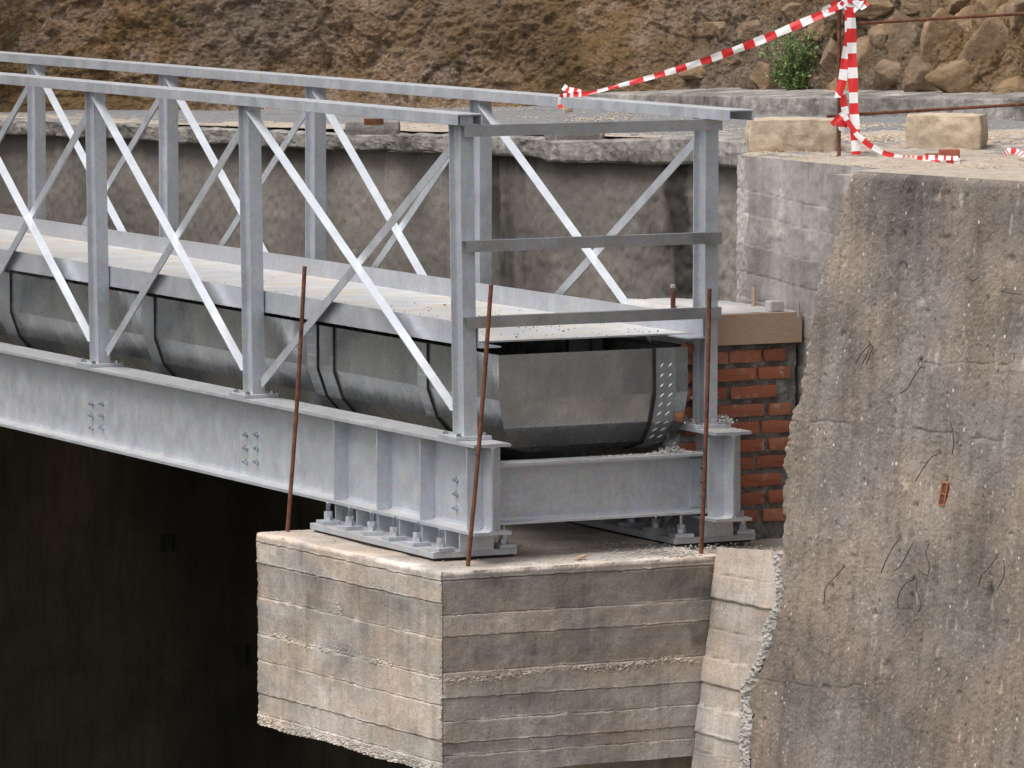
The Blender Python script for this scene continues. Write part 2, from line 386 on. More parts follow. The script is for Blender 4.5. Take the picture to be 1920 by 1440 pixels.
SS, HH = np.meshgrid(sv, hv)
ker = np.hanning(131)/np.hanning(131).sum()
Fp = footat(np.convolve(np.pad(sv, 65, mode='reflect', reflect_type='odd'), ker, 'valid'))
P = Fp[None]+back*(HH*.55+np.clip(HH-3.6, 0, 9)*14)[..., None]+np.array([0, 0, 1])*HH[..., None]
Q = np.stack([SS, HH*1.0, 0*SS], -1)
wt = np.clip(HH/.25+.25, 0, 1)
rid = 1-np.abs(fbm(Q, 3.2, 5, 21)); 
disp = wt*(.17*fbm(Q, 1.3, 4, 3)+.05*np.round(2.5*vn(Q*[1.5, 3.2, 1], 57))/2.5+.06*(rid-.6)+.022*fbm(Q, 14, 4, 9)+.016*fbm(Q, 45, 3, 5))
P = P+(-back*.9+np.array([0, 0, .35]))*disp[..., None]
smid = (fs_[3]+fs_[4])/2+.15
tone = np.clip(fbm(Q, .8, 4, 33)*1.1-.2+.22*np.clip((SS-fs_[4])/1.5, 0, 1)+.75*np.exp(-((SS-smid)/.5)**2)*np.clip(HH*3-.5+fbm(Q, 4, 3, 52), 0, 1), 0, .85)
hill = put('hillside', grid_mesh('hillside', P, M_HILL, tone), kind='structure')
# --- road surface
WD = unit((math.cos(math.radians(10)), math.sin(math.radians(10)), 0))       # horizontal run of the retaining wall, towards the right
BAT = .14                                                                     # batter (y per z)
WN = unit(np.cross(WD, (0, BAT, 1)));  WN = WN if WN[1] < 0 else -WN
P_W = np.array([.19, 1.0, -.53]); P_OLD = P_W+WN*.035
def wy(x, z, off=0): return 1.0+(x-.19)*WD[1]/WD[0]+(z+.53)*BAT-off
def frontline(x):
    yp, _ = parl(x)
    return np.where(x < -2.0, yp+.02, np.where(x < -1.05, 2.51-.76*(x+2.0)/.95, np.where(x < .62, 1.752, wy(x, 1.17)+.03)))
xs = np.concatenate([np.linspace(-30, -11, 40), np.linspace(-10.95, 3, 560), np.linspace(3.1, 9, 30)])
tv = np.concatenate([np.linspace(0, 1, 110)**1.3])
fl = frontline(xs)
fy = np.interp(xs, foot[:, 0][np.argsort(foot[:, 0])], foot[:, 1][np.argsort(foot[:, 0])]); bk = np.maximum(fy, fl+1)+2.5
X, T = np.meshgrid(xs, tv); Y = fl[None]+(bk-fl)[None]*T
D = Y-fl[None]
Q = np.stack([X, Y, 0*X], -1)
Z = zroad(X)+.012*fbm(Q, 4, 4, 2)*np.clip(D*6, .1, 1)+.010*np.maximum(fbm(Q, 16, 3, 8), 0)*np.clip(D*6, .2, 1)
tone = np.where(X > -2.8, np.clip(.80-D*.22, .1, .9), np.clip(.8-D*.55, .1, .8))+.25*np.clip(fbm(Q, 1.1, 3, 4), -1, 1)
tone = np.where((X < -4) & (D > .9), .2, tone)
P = np.stack([X, Y, Z], -1)
put('road', grid_mesh('road', P, M_ROAD, np.clip(tone, 0, 1)), kind='structure')

# =================================================================== OLD BRIDGE behind (coping, side wall, deck soffit)
ob = thing('old_bridge', (-9.85, 1.76, -.75), 'old stained concrete road bridge side with broken grey coping, behind the steel footbridge', 'bridge')
xs = np.concatenate([np.linspace(-30, -10.6, 40), np.linspace(-10.5, -2.0, 680)]); zz = np.linspace(0, 1, 120)
yy, zt = parl(xs)
X, T = np.meshgrid(xs, zz); YY = yy[None]+.05; ZT = zt[None]-.10
Zb = -.30; Z = Zb+(ZT-Zb)*T; Q = np.stack([X, 0*X, Z], -1)
Y = YY+.01*fbm(Q, 2, 4, 5)+.004*fbm(Q, 25, 3, 6)+.02*(vn(Q*[1.6, 0, 0]+3, 2) > .1)
rgt = np.clip((X+3.9)/1.0, 0, 1)
def xpx(px, py=400): return float(at_pl(px, py, (-2.75, 2.42, 0), (.094, -.995, 0))[0])
wav = .10*fbm(Q*[.0, 0, 1], 2.5, 4, 4)+.05*fbm(Q, 9, 4, 41)
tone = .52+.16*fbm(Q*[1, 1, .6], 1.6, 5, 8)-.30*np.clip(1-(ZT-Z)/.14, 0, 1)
def stain(c, w_, a): return a*np.clip(1.3*(1-np.abs(X-c-wav)/w_), 0, 1)*np.clip(.65+.6*fbm(Q*[1, 1, .3], 6, 4, 17), 0, 1)
tone = tone-stain(xpx(955), .34, .50)-stain(xpx(1268), .30, .60)-stain(xpx(1010), .14, .2)
Y = Y-rgt*.02*np.abs(fbm(Q, 9, 3, 14))
P = np.stack([X, Y, Z], -1)
# right end return going back
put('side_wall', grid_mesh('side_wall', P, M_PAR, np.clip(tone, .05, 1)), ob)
mb = MB(); yy2 = 2.42
mb.box((-2.02, 2.56, -.31), (-2.002, 6, 1.14)); put('end_wall', mb.mesh('end_wall', M_PAR), ob)
# coping: ring-swept profile along the edge
prof = [(0.42, -.03), (0.3, .0), (.02, .0), (.0, -.012), (-.004, -.05), (.0, -.095), (.01, -.105), (.12, -.108)]
k = 14; pr = []
for a, b in zip(prof[:-1], prof[1:]):
    for q in range(k if abs(a[0]-b[0]) < .05 else 8): pr.append((a[0]+(b[0]-a[0])*q/(k if abs(a[0]-b[0]) < .05 else 8), a[1]+(b[1]-a[1])*q/(k if abs(a[0]-b[0]) < .05 else 8)))
pr.append(prof[-1]); pr = np.array(pr)
X = np.repeat(xs[None], len(pr), 0); OY = np.repeat(pr[:, :1], len(xs), 1); OZ = np.repeat(pr[:, 1:], len(xs), 1)
Q = np.stack([X, OY*1.0, OZ], -1)
chip = np.clip(fbm(Q*[1, 1, 1], 5, 4, 31)-.15, 0, 1)*np.clip(-OZ*18, 0, 1)
bot = np.clip((-OZ-.06)/.04, 0, 1)
sag = np.interp(xs, [-30, -6.6, -6.45, -6.1, -5.2, -4.2, -4.1, -3.6, -3.2, -2.75], [0, 0, -.004, .0, 0, -.004, -.018, -.012, .0, .012])
thick = np.interp(xs, [-30, -6, -4.5, -3.6, -2.75], [.85, .9, 1.0, 1.15, 1.35])
Y = yy[None]-.02+OY+.006*fbm(Q, 9, 4, 7)+.005*fbm(Q, 40, 3, 27)+.022*chip
Z = zt[None]+sag[None]+OZ*thick[None]+.006*fbm(Q, 7, 4, 9)+.006*bot*np.clip(fbm(np.stack([X, 0*X, 0*X], -1), 5, 5, 40), -.5, .8)*np.clip((X+7)/2, .3, 1)
tone = .5+.18*fbm(Q, 8, 4, 3)-.2*chip-.15*bot
put('coping', grid_mesh('coping', np.stack([X, Y, Z], -1), M_COP, np.clip(tone, .05, 1)), ob)
# deck underside and the dark abutment below
mb = MB(); mb.box((-32, .75, -.5), (-1.7, 26, -.31)); put('deck_slab', mb.mesh('deck_slab', M_PAR), ob)
mb = MB(); mb.box((-31.9, -.2, .6), (-30.05, 26, -5.3)); put('added_light_block_wall', mb.mesh('added_light_block_wall', M_DARK), ob)  # unseen wall, added to close the void and keep light out
# abutment wall: faces the camera about 45 m away
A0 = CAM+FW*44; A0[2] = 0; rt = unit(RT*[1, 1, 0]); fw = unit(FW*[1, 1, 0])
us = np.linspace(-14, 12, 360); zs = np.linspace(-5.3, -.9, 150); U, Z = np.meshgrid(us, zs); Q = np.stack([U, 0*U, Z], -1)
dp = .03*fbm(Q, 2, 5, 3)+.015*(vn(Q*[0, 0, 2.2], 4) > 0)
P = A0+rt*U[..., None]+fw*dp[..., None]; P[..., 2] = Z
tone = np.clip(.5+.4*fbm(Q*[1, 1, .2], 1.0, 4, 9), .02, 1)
ab = put('abutment', grid_mesh('abutment', P, M_DARK, tone)); tag(ab, 'dirty brown concrete abutment, coloured dark for the deep shade under the girder at lower left', 'wall')
ORG[ab.name] = Vector((0, 0, 0))
def drain(px, py, parent, P0, n, u, wd, ht, tilt=0, bm=None):
    c = at_pl(px, py, P0, n); n = unit(n); u = unit(u); v = np.cross(n, u); v = v if v[2] > 0 else -v
    u, v = u*math.cos(tilt)+v*math.sin(tilt), v*math.cos(tilt)-u*math.sin(tilt)
    mb = MB(); t = .0055
    def bar(a, b, c0, d): mb.obox(c+u*a+v*c0-n*.03, u*(b-a), v*(d-c0), n*.036)
    bar(-wd/2, -wd/2+t, -ht/2, ht/2); bar(wd/2-t, wd/2, -ht/2, ht/2)
    for q in (0, .5, 1): bar(-wd/2+t, wd/2-t, -ht/2+q*(ht-t), -ht/2+q*(ht-t)+t)
    me = mb.mesh('hollow_brick', bm or M_BRICK); o = put('hollow_brick', me, parent)
    mb = MB(); mb.obox(c-u*(wd/2-t)-v*(ht/2-t)+n*.001, u*(wd-2*t), v*(ht-2*t), n*.001); put('hole', mb.mesh('hole', M_RUST if bm is None else M_HOLE), o)
    return o
drain(313, 1018, ab, A0-fw*.01, -fw, rt, .09, .12, 0, M_HOLE); drain(451, 1226, ab, A0-fw*.01, -fw, rt, .08, .13, 0, M_HOLE)

# =================================================================== RETAINING WALL on the right (old, rough)
EDGE = [(1600, 300), (1592, 320), (1588, 346), (1580, 372), (1578, 400), (1566, 418), (1566, 440), (1552, 468), (1546, 490), (1537, 516), (1529, 540), (1522, 572), (1516, 600), (1510, 640), (1503, 672), (1500, 706), (1496, 742), (1481, 766), (1478, 800), (1470, 838), (1465, 868), (1469, 893), (1461, 930), (1462, 970), (1459, 1010), (1459, 1060), (1462, 1095), (1459, 1140), (1448, 1180), (1440, 1208), (1424, 1244), (1414, 1270), (1402, 1290), (1400, 1318), (1406, 1340), (1402, 1380), (1397, 1402), (1402, 1440), (1396, 1480), (1392, 1560)]
ep = np.array([at_pl(x, y, P_OLD, WN) for x, y in EDGE]); print('wall top z', ep[1])
o_ = np.argsort(ep[:, 2]); ez, ex = ep[o_, 2], ep[o_, 0]
ztop = float(ep[1][2])
rows = np.linspace(-3.0, ztop, 720)
xl = np.interp(rows, ez, ex); xl = np.where(rows < ez[0], ex[0], xl)
xl = xl+.010*fbm(np.stack([rows*0, rows*0, rows], -1), 22, 4, 5)+.006*vn(np.stack([rows*0, rows*0, rows*90], -1), 8)
tt = np.concatenate([np.linspace(0, .012, 8)[:-1], np.linspace(.012, .42, 380), np.linspace(.43, 1, 40)])
X = xl[:, None]+(7.0-xl[:, None])*tt[None]; Z = np.repeat(rows[:, None], len(tt), 1)
Y = wy(X, Z, .035)
Q = np.stack([X, 0*X, Z], -1)
d = .008*fbm(Q, 3, 3, 3)+.0022*fbm(Q, 30, 2, 4)+.003*np.abs(vn(Q*85, 6))+.0035*np.clip(vn(Q*150, 16)-.1, 0, 1)-.012*np.clip(vn(Q*[24, 0, 16], 44)-.72, 0, 1)*3
for zc, off, dep in ((.42, .05, .010), (-.02, -.03, .008), (.12, .02, .012), (-.45, .02, .008), (-.98, .0, .010), (-1.25, .03, .008)):
    ln = np.abs(Z-zc-.03*vn(Q*[2, 0, 0]+off*100, 7)-.012*vn(Q*[14, 0, 0], 3)); msk = np.clip(vn(Q*[1.7, 0, 0]+zc*31, 11)*3+.8, 0, 1)
    d = d-dep*.6*np.clip(1-ln/.004, 0, 1)*msk*np.clip(vn(Q*[11, 0, 0]+zc, 13)*2+.7, 0, 1)
eg = np.clip(1-(X-xl[:, None])/.02, 0, 1)
dent = np.zeros_like(X)
for px, py, rad in ((1634, 646, .016), (1727, 674, .02), (1758, 852, .012), (1686, 1012, .022), (1712, 1020, .02), (1742, 1020, .010), (1714, 1088, .02), (1640, 1150, .015), (1868, 1046, .012), (1770, 926, .038), (1583, 1062, .014), (1660, 980, .02), (1850, 560, .02), (1700, 500, .02), (1560, 1100, .018), (1855, 1110, .025), (1620, 900, .012)):
    c_ = at_pl(px, py, P_OLD, WN); wob_ = 1+.5*vn(np.stack([X, 0*X, Z], -1)*40, 5); dent = np.maximum(dent, np.clip(1-np.hypot(X-c_[0], (Z-c_[2])*.8)/(rad*wob_), 0, 1))
d = d-.014*dent
d = d-.03*eg**2+.006*np.clip(1-np.abs(X-xl[:, None]-.02)/.02, 0, 1)*vn(Q*[60, 0, 60], 23)
Y = Y-d*1.0
topf = np.clip(1-(ztop-Z)/.03, 0, 1); Y = Y+.02*topf**2+0*X
tone = .5-.28*dent+.10*fbm(Q, 5, 5, 5)+.10*fbm(Q, 1.6, 3, 95)-.22*np.clip(vn(Q*[5.5, 0, .55]+7, 81)-.25, 0, 1)*np.clip((Z+.3)*1.2, 0, 1)+.5*np.clip(vn(Q*[120, 1, 90], 61)-.70, 0, 1)*4-.3*np.clip(vn(Q*[60, 1, 45], 62)-.70, 0, 1)*3*np.clip(vn(Q*4, 63)+.3, 0, 1)+.10*fbm(Q*[1, 1, .25], 4, 3, 15)+.40*np.clip(1-(X-xl[:, None])/(.022+.02*vn(Q*[0, 0, 25], 24)), 0, 1)-.12*np.clip((Z-.2)*.7, 0, 1)*np.clip(vn(Q*[2, 0, .4], 20)+.3, 0, 1)  # dents also darkened in tone for the shadow inside them
# pale drips
dr = np.clip(vn(Q*[34, 0, 9], 30)-.80, 0, 1)*7*np.clip((X-1.0)*1.5, 0, 1); tone = tone+np.clip(dr, 0, .5)
for zc, off in ((.42, .05), (-.02, -.03), (.12, .02), (-.45, .02), (-.98, 0)):
    tone -= .10*np.clip(1-np.abs(Z-zc-.03*vn(Q*[2, 0, 0]+off*100, 7)-.012*vn(Q*[14, 0, 0], 3))/.006, 0, 1)*np.clip(vn(Q*[1.7, 0, 0]+zc*31, 11)*3+.8, 0, 1)
rw = thing('retaining_wall', (1.5, 1.2, -3), 'weathered rough concrete retaining wall with jagged left edge, filling the right side', 'wall')
put('wall_face', grid_mesh('wall_face', np.stack([X, Y, Z], -1), M_OLD, np.clip(tone, .02, 1)), rw)
# thickness behind the jagged edge, and the top
E = np.stack([X[:, 0], Y[:, 0], Z[:, 0]], -1)
put('cut_edge', grid_mesh('cut_edge', np.stack([E, E+[0.01, .12, 0], E+[.02, .30, 0]], 1), M_GROUT), rw)
Tp = np.stack([X[-1], Y[-1], Z[-1]], -1); n2 = len(tt)
rowsT = [Tp+np.array([0, t*.5, .006*math.sin(t*3)]) for t in np.linspace(0, 1, 14)]
TP = np.stack(rowsT, 0); TP[1:, :, 2] += .006*fbm(TP[1:]*[1, 1, 0], 25, 3, 6)
put('wall_top', grid_mesh('wall_top', TP, M_ROAD, np.full(TP.shape[:2], .95)), rw)
drain(1770, 926, rw, P_OLD+WN*.0, WN, WD, .040, .10, -.12)
# tie wires
WIRES = [[(1633, 645), (1622, 655), (1612, 668), (1604, 682)], [(1634, 646), (1626, 664), (1616, 684)], [(1637, 648), (1630, 668), (1624, 684)],
 [(1727, 672), (1729, 684), (1722, 694), (1711, 711), (1702, 728), (1688, 738)], [(1727, 672), (1722, 684), (1732, 690)],
 [(1782, 790), (1786, 810), (1788, 835), (1785, 852)], [(1758, 852), (1746, 858), (1730, 880), (1716, 902)],
 [(1686, 1010), (1672, 1030), (1660, 1054), (1652, 1074)], [(1712, 1018), (1700, 1040), (1688, 1062), (1676, 1070)],
 [(1742, 1020), (1736, 1036), (1742, 1060), (1738, 1078), (1720, 1068)], [(1714, 1086), (1696, 1096), (1684, 1120), (1684, 1142)],
 [(1718, 1086), (1720, 1110), (1727, 1132), (1722, 1148)], [(1868, 1045), (1856, 1062), (1840, 1080), (1835, 1100)], [(1882, 1050), (1882, 1080), (1870, 1105)],
 [(1583, 1062), (1566, 1082), (1548, 1102), (1545, 1132)], [(1836, 520), (1824, 526), (1815, 522)], [(1876, 545), (1895, 550), (1916, 552)]]
for wpx in WIRES:
    pts = []; n = len(wpx)
    for i, q in enumerate(wpx):
        out = .012+.03*math.sin(math.pi*(i+.4)/(n+.3)); pts.append(at_pl(*q, P_OLD+WN*out, WN))
    fine = []
    pe = [2*pts[0]-pts[1]]+pts+[2*pts[-1]-pts[-2]]
    for i in range(1, len(pe)-2):
        p0, p1_, p2, p3 = pe[i-1:i+3]
        for q in range(6):
            t = q/6; fine.append(.5*((2*p1_)+(p2-p0)*t+(2*p0-5*p1_+4*p2-p3)*t*t+(3*p1_-p0-3*p2+p3)*t**3))
    fine.append(pts[-1]); mb = MB(); mb.tube(fine, .0021, 5); put('tie_wire', mb.mesh('tie_wire', M_WIRE), rw)

# wing wall (board-marked, between pier and old wall) and floor of the recess
wg = thing('wing_wall', (.4, 1.3, -3), 'narrow board-marked concrete wing wall between the pier and the rough retaining wall', 'wall')
wb = [1.3, -.62, -.73, -.86, -.985, -1.10, -1.20, -1.32, -1.40, -1.52, -1.66, -1.8, -1.95, -2.1, -2.3, -2.5, -2.8, -3.1]
def boards(Z, lines, seed, amp=.006):
    ls = np.array(sorted(lines)); k = np.searchsorted(ls, Z); r = np.array([random.Random(seed*91+int(q)).uniform(-1, 1) for q in range(len(ls)+2)])
    dl = np.min(np.abs(Z[..., None]-ls), -1); return r[k]*amp, dl, r[k]
rows = np.linspace(-3.0, -.505, 420); us = np.linspace(0, 1, 120)
Uu, Z = np.meshgrid(us, rows); X = .19+Uu*.95; Zs = Z+Uu*.05*np.clip((Z+.9)/.4, 0, 1)+.02
Y = wy(X, Zs); Q = np.stack([X, 0*X, Zs], -1)
lin = [q-.0 for q in wb]; of, dl, rr = boards(Z+.045*(X-.19), lin, 5)
d = of-.006*np.clip(1-dl/.004, 0, 1)+.002*fbm(Q, 20, 3, 3)+.008*np.clip(1-dl/.012, 0, 1)*np.clip(vn(Q*[9, 0, 9], 3), 0, 1)
tone = .55+.08*rr+.12*fbm(Q, 5, 4, 2)-.22*np.clip(1-dl/.004, 0, 1)+.25*np.clip(1-dl/.015, 0, 1)*np.clip(vn(Q*[9, 0, 9], 3)-.1, 0, 1)
put('board_face', grid_mesh('board_face', np.stack([X, Y-d, Zs], -1), M_CONC, np.clip(tone, 0, 1)), wg)
mb = MB(); mb.box((-1.62, 1.02, -3.0), (.185, 1.75, -.535)); mb.box((.187, 1.2, -3.0), (1.1, 1.75, -.52)); put('footing', mb.mesh('footing', M_CONC), wg)
# pale grout seam along the old wall's lower edge
zs_ = np.linspace(-3.0, -.46, 700); xe = np.interp(zs_, ez, ex); V1 = vn(np.stack([zs_*0, zs_*0, zs_*60], -1), 3); V2 = fbm(np.stack([zs_*0, zs_*0, zs_], -1), 9, 3, 8)
wdt = .075+.03*V2; vs = []
for q in np.linspace(0, 1, 22):
    x = xe-wdt*(1-q)+.01*V1*(1-q)+.01*q; out = .004+.03*math.sin(q*math.pi*.8)
    nn = .007*vn(np.stack([x*70, x*0, zs_*70], -1), 5)+.010*vn(np.stack([x*170, x*0, zs_*170], -1), 6)
    vs.append(np.stack([x, wy(x, zs_)-out-nn, zs_], -1))
put('grout_seam', grid_mesh('grout_seam', np.stack(vs, 1), M_GROUT), wg)

# niche side wall (new board-marked concrete above the bricks)
nw = thing('niche_wall', (-.1, 1.9, -.6), 'pale grey board-marked concrete wall behind the brickwork, left of the rough wall', 'wall')
nl = [1.02, .91, .77, .64, .52, .41, .28, .15, .0, -.2]
rows = np.linspace(-.6, 1.174, 330); us = np.linspace(0, 1, 380); Uu, Z = np.meshgrid(us, rows); X = -1.05+Uu*2.0; Yb = 1.74-.04*Uu
Q = np.stack([X, 0*X, Z], -1); of, dl, rr = boards(Z+.05*(X+1.05)+.006*vn(Q*[6, 0, 0], 77), nl, 9, .004)
strip = np.clip(1-(X+1.05)/.13-.3*vn(Q*[0, 0, 9], 2), 0, 1) > .12
chp = np.clip(fbm(Q, 7, 4, 6)-.45, 0, 1)*np.clip(1-np.abs(Z-.8)/.13, 0, 1)*.45
d = of-.004*np.clip(1-dl/.003, 0, 1)+.003*fbm(Q, 22, 3, 3)+.03*chp+np.where(strip, -.012+.004*fbm(Q, 45, 3, 2), 0)
tone = .57+.09*rr-.17*((Z+.05*(X+1.05) > .64) & (Z+.05*(X+1.05) < .77))-.12*np.clip(vn(Q*[14, 0, 2.2], 58)-.35, 0, 1)*2+.13*fbm(Q*[1, 1, .5], 5, 4, 2)-.07*np.clip(1-dl/.003, 0, 1)+.16*np.clip(1-np.abs(dl-.005)/.005, 0, 1)*np.clip(vn(Q*[12, 0, 4], 59)+.1, 0, 1)+.5*np.clip(chp*2, 0, .3)+.12*strip
put('board_face', grid_mesh('board_face', np.stack([X, Yb-d, Z], -1), M_NICHE, np.clip(tone, 0, 1)), nw)
mb = MB(); mb.box((-1.045, 1.80, -.6), (1.0, 2.6, 1.13)); put('core', mb.mesh('core', M_PAR), nw)
# =================================================================== PIER
pier = thing('concrete_pier', (-.7, .3, -1.4), 'board-marked concrete pier block carrying the near end of the steel footbridge', 'pier')
cor = np.array([(.18, -.335), (.19, 1.03), (-1.64, 1.03), (-1.63, -.43)])   # plan corners, front-right, wall side, back, left
seg = [int(420), 420, 60, 90]; ring = []; nrm = []; side = []; nseg = [360, 60, 120, 420]
for k in range(4):
    a, b = cor[k], cor[(k+1) % 4]; n = unit((b[1]-a[1], -(b[0]-a[0]), 0))
    for q in range(nseg[k]):
        t = q/nseg[k]; ring.append(a+(b-a)*t); side.append(k)
        if q == 0:
            p_ = cor[k-1]; n0 = unit((a[1]-p_[1], -(a[0]-p_[0]), 0)); nrm.append((n+n0)[:2]*.5)
        else: nrm.append(n[:2])
ring = np.array(ring); nrm = np.array(nrm); side = np.array(side)
rows = np.linspace(0, 1, 380)
zt_ = ZPIER; zb_ = np.where(True, -1.41+.007*vn(np.stack([ring[:, 0]*6, ring[:, 1]*6, ring[:, 0]*0], -1), 3), 0)
T, _ = np.meshgrid(rows, ring[:, 0], indexing='ij'); Z = zb_[None]+(zt_-zb_[None])*T
RX = np.repeat(ring[None, :, 0], len(rows), 0); RY = np.repeat(ring[None, :, 1], len(rows), 0)
Q = np.stack([RX, RY, Z], -1)
lf = [-.567, -.665, -.82, -.99, -1.11, -1.265, -1.36]; rf = [-.564, -.716, -.812, -.966, -1.08, -1.18, -1.276, -1.33]
wob = .002*vn(Q*[2, 2, 0], 5)+.001*vn(Q*[14, 14, 0], 6)+.0025*vn(Q*[45, 45, 0], 16)
o1, d1, r1 = boards(Z+wob-.012*(RX-.18)*0, rf, 21, .007); o2, d2, r2 = boards(Z+wob, lf, 34, .006)
isL = (side == 3)[None]
of = np.where(isL, o2, o1); dl = np.where(isL, d2, d1); rr = np.where(isL, r2, r1)
tr = np.where(isL, np.interp(Z, [-1.36, -1.3, -1.2, -1.05, -.98, -.97, -.82, -.67, -.66, -.57, -.5], [.60, .55, .58, .55, .62, .48, .50, .40, .58, .56, .6]),
              np.interp(Z, [-1.4, -1.3, -1.18, -1.08, -.97, -.96, -.82, -.81, -.72, -.71, -.565, -.56], [.60, .57, .55, .62, .57, .42, .42, .60, .60, .39, .39, .50]))
honey = np.clip(1-np.abs(Z+.985-.02*vn(Q*[4, 4, 0], 8))/.022, 0, 1)*np.clip(vn(Q*[5, 5, 0], 12)+.55, 0, 1)
honey = np.maximum(honey, np.clip(1-(Z+1.41)/.06, 0, 1)*isL); honey = np.maximum(honey, np.clip(vn(Q*[5, 5, 5]+2, 15)-.55, 0, 1)*1.5*isL)
cdist = np.minimum(np.hypot(ring[:, 0]-cor[0][0], ring[:, 1]-cor[0][1]), 9)[None]
ceg = np.clip(1-cdist/(.016+.012*vn(Q*[0, 0, 30], 19)), 0, 1)*np.clip((-.9-Z)*6+.45, .3, 1); honey = np.maximum(honey, ceg)

hn = np.abs(vn(Q*120, 3))+.6*vn(Q*230, 4)
d = of-.007*np.clip(1-dl/.0035, 0, 1)*(.4+.6*np.clip(vn(Q*[6, 6, 3], 9)+.6, 0, 1))+.0015*fbm(Q, 26, 3, 2)+.004*fbm(Q, 3, 3, 12)
d = d+honey*(.013*hn-.003)+.006*np.clip(1-dl/.006, 0, 1)*np.clip(vn(Q*[30, 30, 4], 18), 0, 1)
top = np.clip(1-(ZPIER-Z)/.018, 0, 1); chipt = np.clip(vn(Q*[13, 13, 1], 22)+.35, 0, 1); d = d-.020*top**2*chipt-.006*top*np.abs(vn(Q*60, 91))
end = np.clip(T[:, :]*0+(np.array([min(np.hypot(*(ring[i]-c)) for c in cor) for i in range(len(ring))]) < .012)[None], 0, 1); d = d-.004*end*(1+vn(Q*70, 8))
tone = tr+.05*rr+.16*fbm(Q*[1, 1, .7], 4, 4, 9)-.28*np.clip(1-dl/.0035, 0, 1)*np.clip(vn(Q*[7, 7, 3], 66)*2+.8, 0, 1)+.40*np.clip(1-np.abs(dl-.006)/.006, 0, 1)*np.clip(vn(Q*[16, 16, 5], 28)*1.5+.3, 0, 1)+honey*.5*(hn-.12)+.45*top+.25*np.clip(vn(Q*110, 71)-.7, 0, 1)*4*np.clip(vn(Q*7, 72)+.2, 0, 1)-.18*np.clip(vn(Q*[18, 18, 9], 73)-.45, 0, 1)*2
P = np.stack([RX+nrm[None, :, 0]*d, RY+nrm[None, :, 1]*d, Z], -1)
put('block', grid_mesh('block', P, M_CONC, np.clip(tone, .02, 1), close_u=True), pier)
# top surface: rings shrinking to the middle
cen = np.array([-.7, .32, ZPIER]); TR = P[-1]; vs = [TR]
for q in (.012, .03, .06, .1, .16, .25, .36, .5, .66, .82, .97):
    R = TR+(cen-TR)*q; R[:, 2] = ZPIER+.004*fbm(R*[1, 1, 0], 7, 4, 6)+.001; vs.append(R)
tn = np.repeat(np.array([.95, .9, .8, .72, .62, .55, .5, .48, .45, .42, .42, .42])[:, None], len(TR), 1)+.2*fbm(np.stack(vs, 0)*[1, 1, 0], 5, 3, 2)
put('top_face', grid_mesh('top_face', np.stack(vs, 0), M_CONC, np.clip(tn, 0, 1), close_u=True, smooth=True), pier)
BR = P[0]; put('underside', grid_mesh('underside', np.stack([BR, BR+(np.array([-.7, .3, -1.38])-BR)*.97], 0), M_CONC, close_u=True), pier)

# =================================================================== FOOTBRIDGE
fb = thing('footbridge', (0, 0, ZPIER), 'galvanised steel footbridge with crossed side braces and handrails, standing on the concrete pier', 'footbridge')
def ibeam(h, b, tw, tf, r=.0):     # (u across, v down from top 0..-h)
    pts = [(-b/2, 0), (b/2, 0), (b/2, -tf)]
    if r: pts += [(tw/2+r, -tf), (tw/2+r*.3, -tf-r*.3), (tw/2, -tf-r)]
    else: pts += [(tw/2, -tf)]
    if r: pts += [(tw/2, -h+tf+r), (tw/2+r*.3, -h+tf+r*.3), (tw/2+r, -h+tf)]
    else: pts += [(tw/2, -h+tf)]
    pts += [(b/2, -h+tf), (b/2, -h), (-b/2, -h), (-b/2, -h+tf)]
    if r: pts += [(-tw/2-r, -h+tf), (-tw/2-r*.3, -h+tf+r*.3), (-tw/2, -h+tf+r)]
    else: pts += [(-tw/2, -h+tf)]
    if r: pts += [(-tw/2, -tf-r), (-tw/2-r*.3, -tf-r*.3), (-tw/2-r, -tf)]
    else: pts += [(-tw/2, -tf)]
    return pts+[(-b/2, -tf)]
def lean(y0): return (-.013 if y0 == 0 else .010)
# bolts (shared meshes)
def hexbolt(r=.0135, h=.013, axis='y', sgn=-1):
    mb = MB(); n = 6; P = []
    def T(a, b, c): return {'y': (a, sgn*c, b), 'z': (a, b, sgn*c), 'x': (sgn*c, a, b)}[axis]
    mb.prism([(r*1.35*math.cos(i*math.pi/8), r*1.35*math.sin(i*math.pi/8)) for i in range(16)], lambda p, t: T(p[0], p[1], t), 0, .003)
    mb.prism([(r*math.cos(i*math.pi/3), r*math.sin(i*math.pi/3)) for i in range(6)], lambda p, t: T(p[0], p[1], t), .003, h)
    mb.prism([(r*.5*math.cos(i*math.pi/4), r*.5*math.sin(i*math.pi/4)) for i in range(8)], lambda p, t: T(p[0], p[1], t), h, h+(.010 if axis != 'z' else .003))
    return mb.mesh('bolt', M_BOLT)
ME_BY = hexbolt(.0105, .013, 'y', -1); ME_BZ = hexbolt(.011, .012, 'z', 1); ME_BX = hexbolt(.0105, .013, 'x', 1)
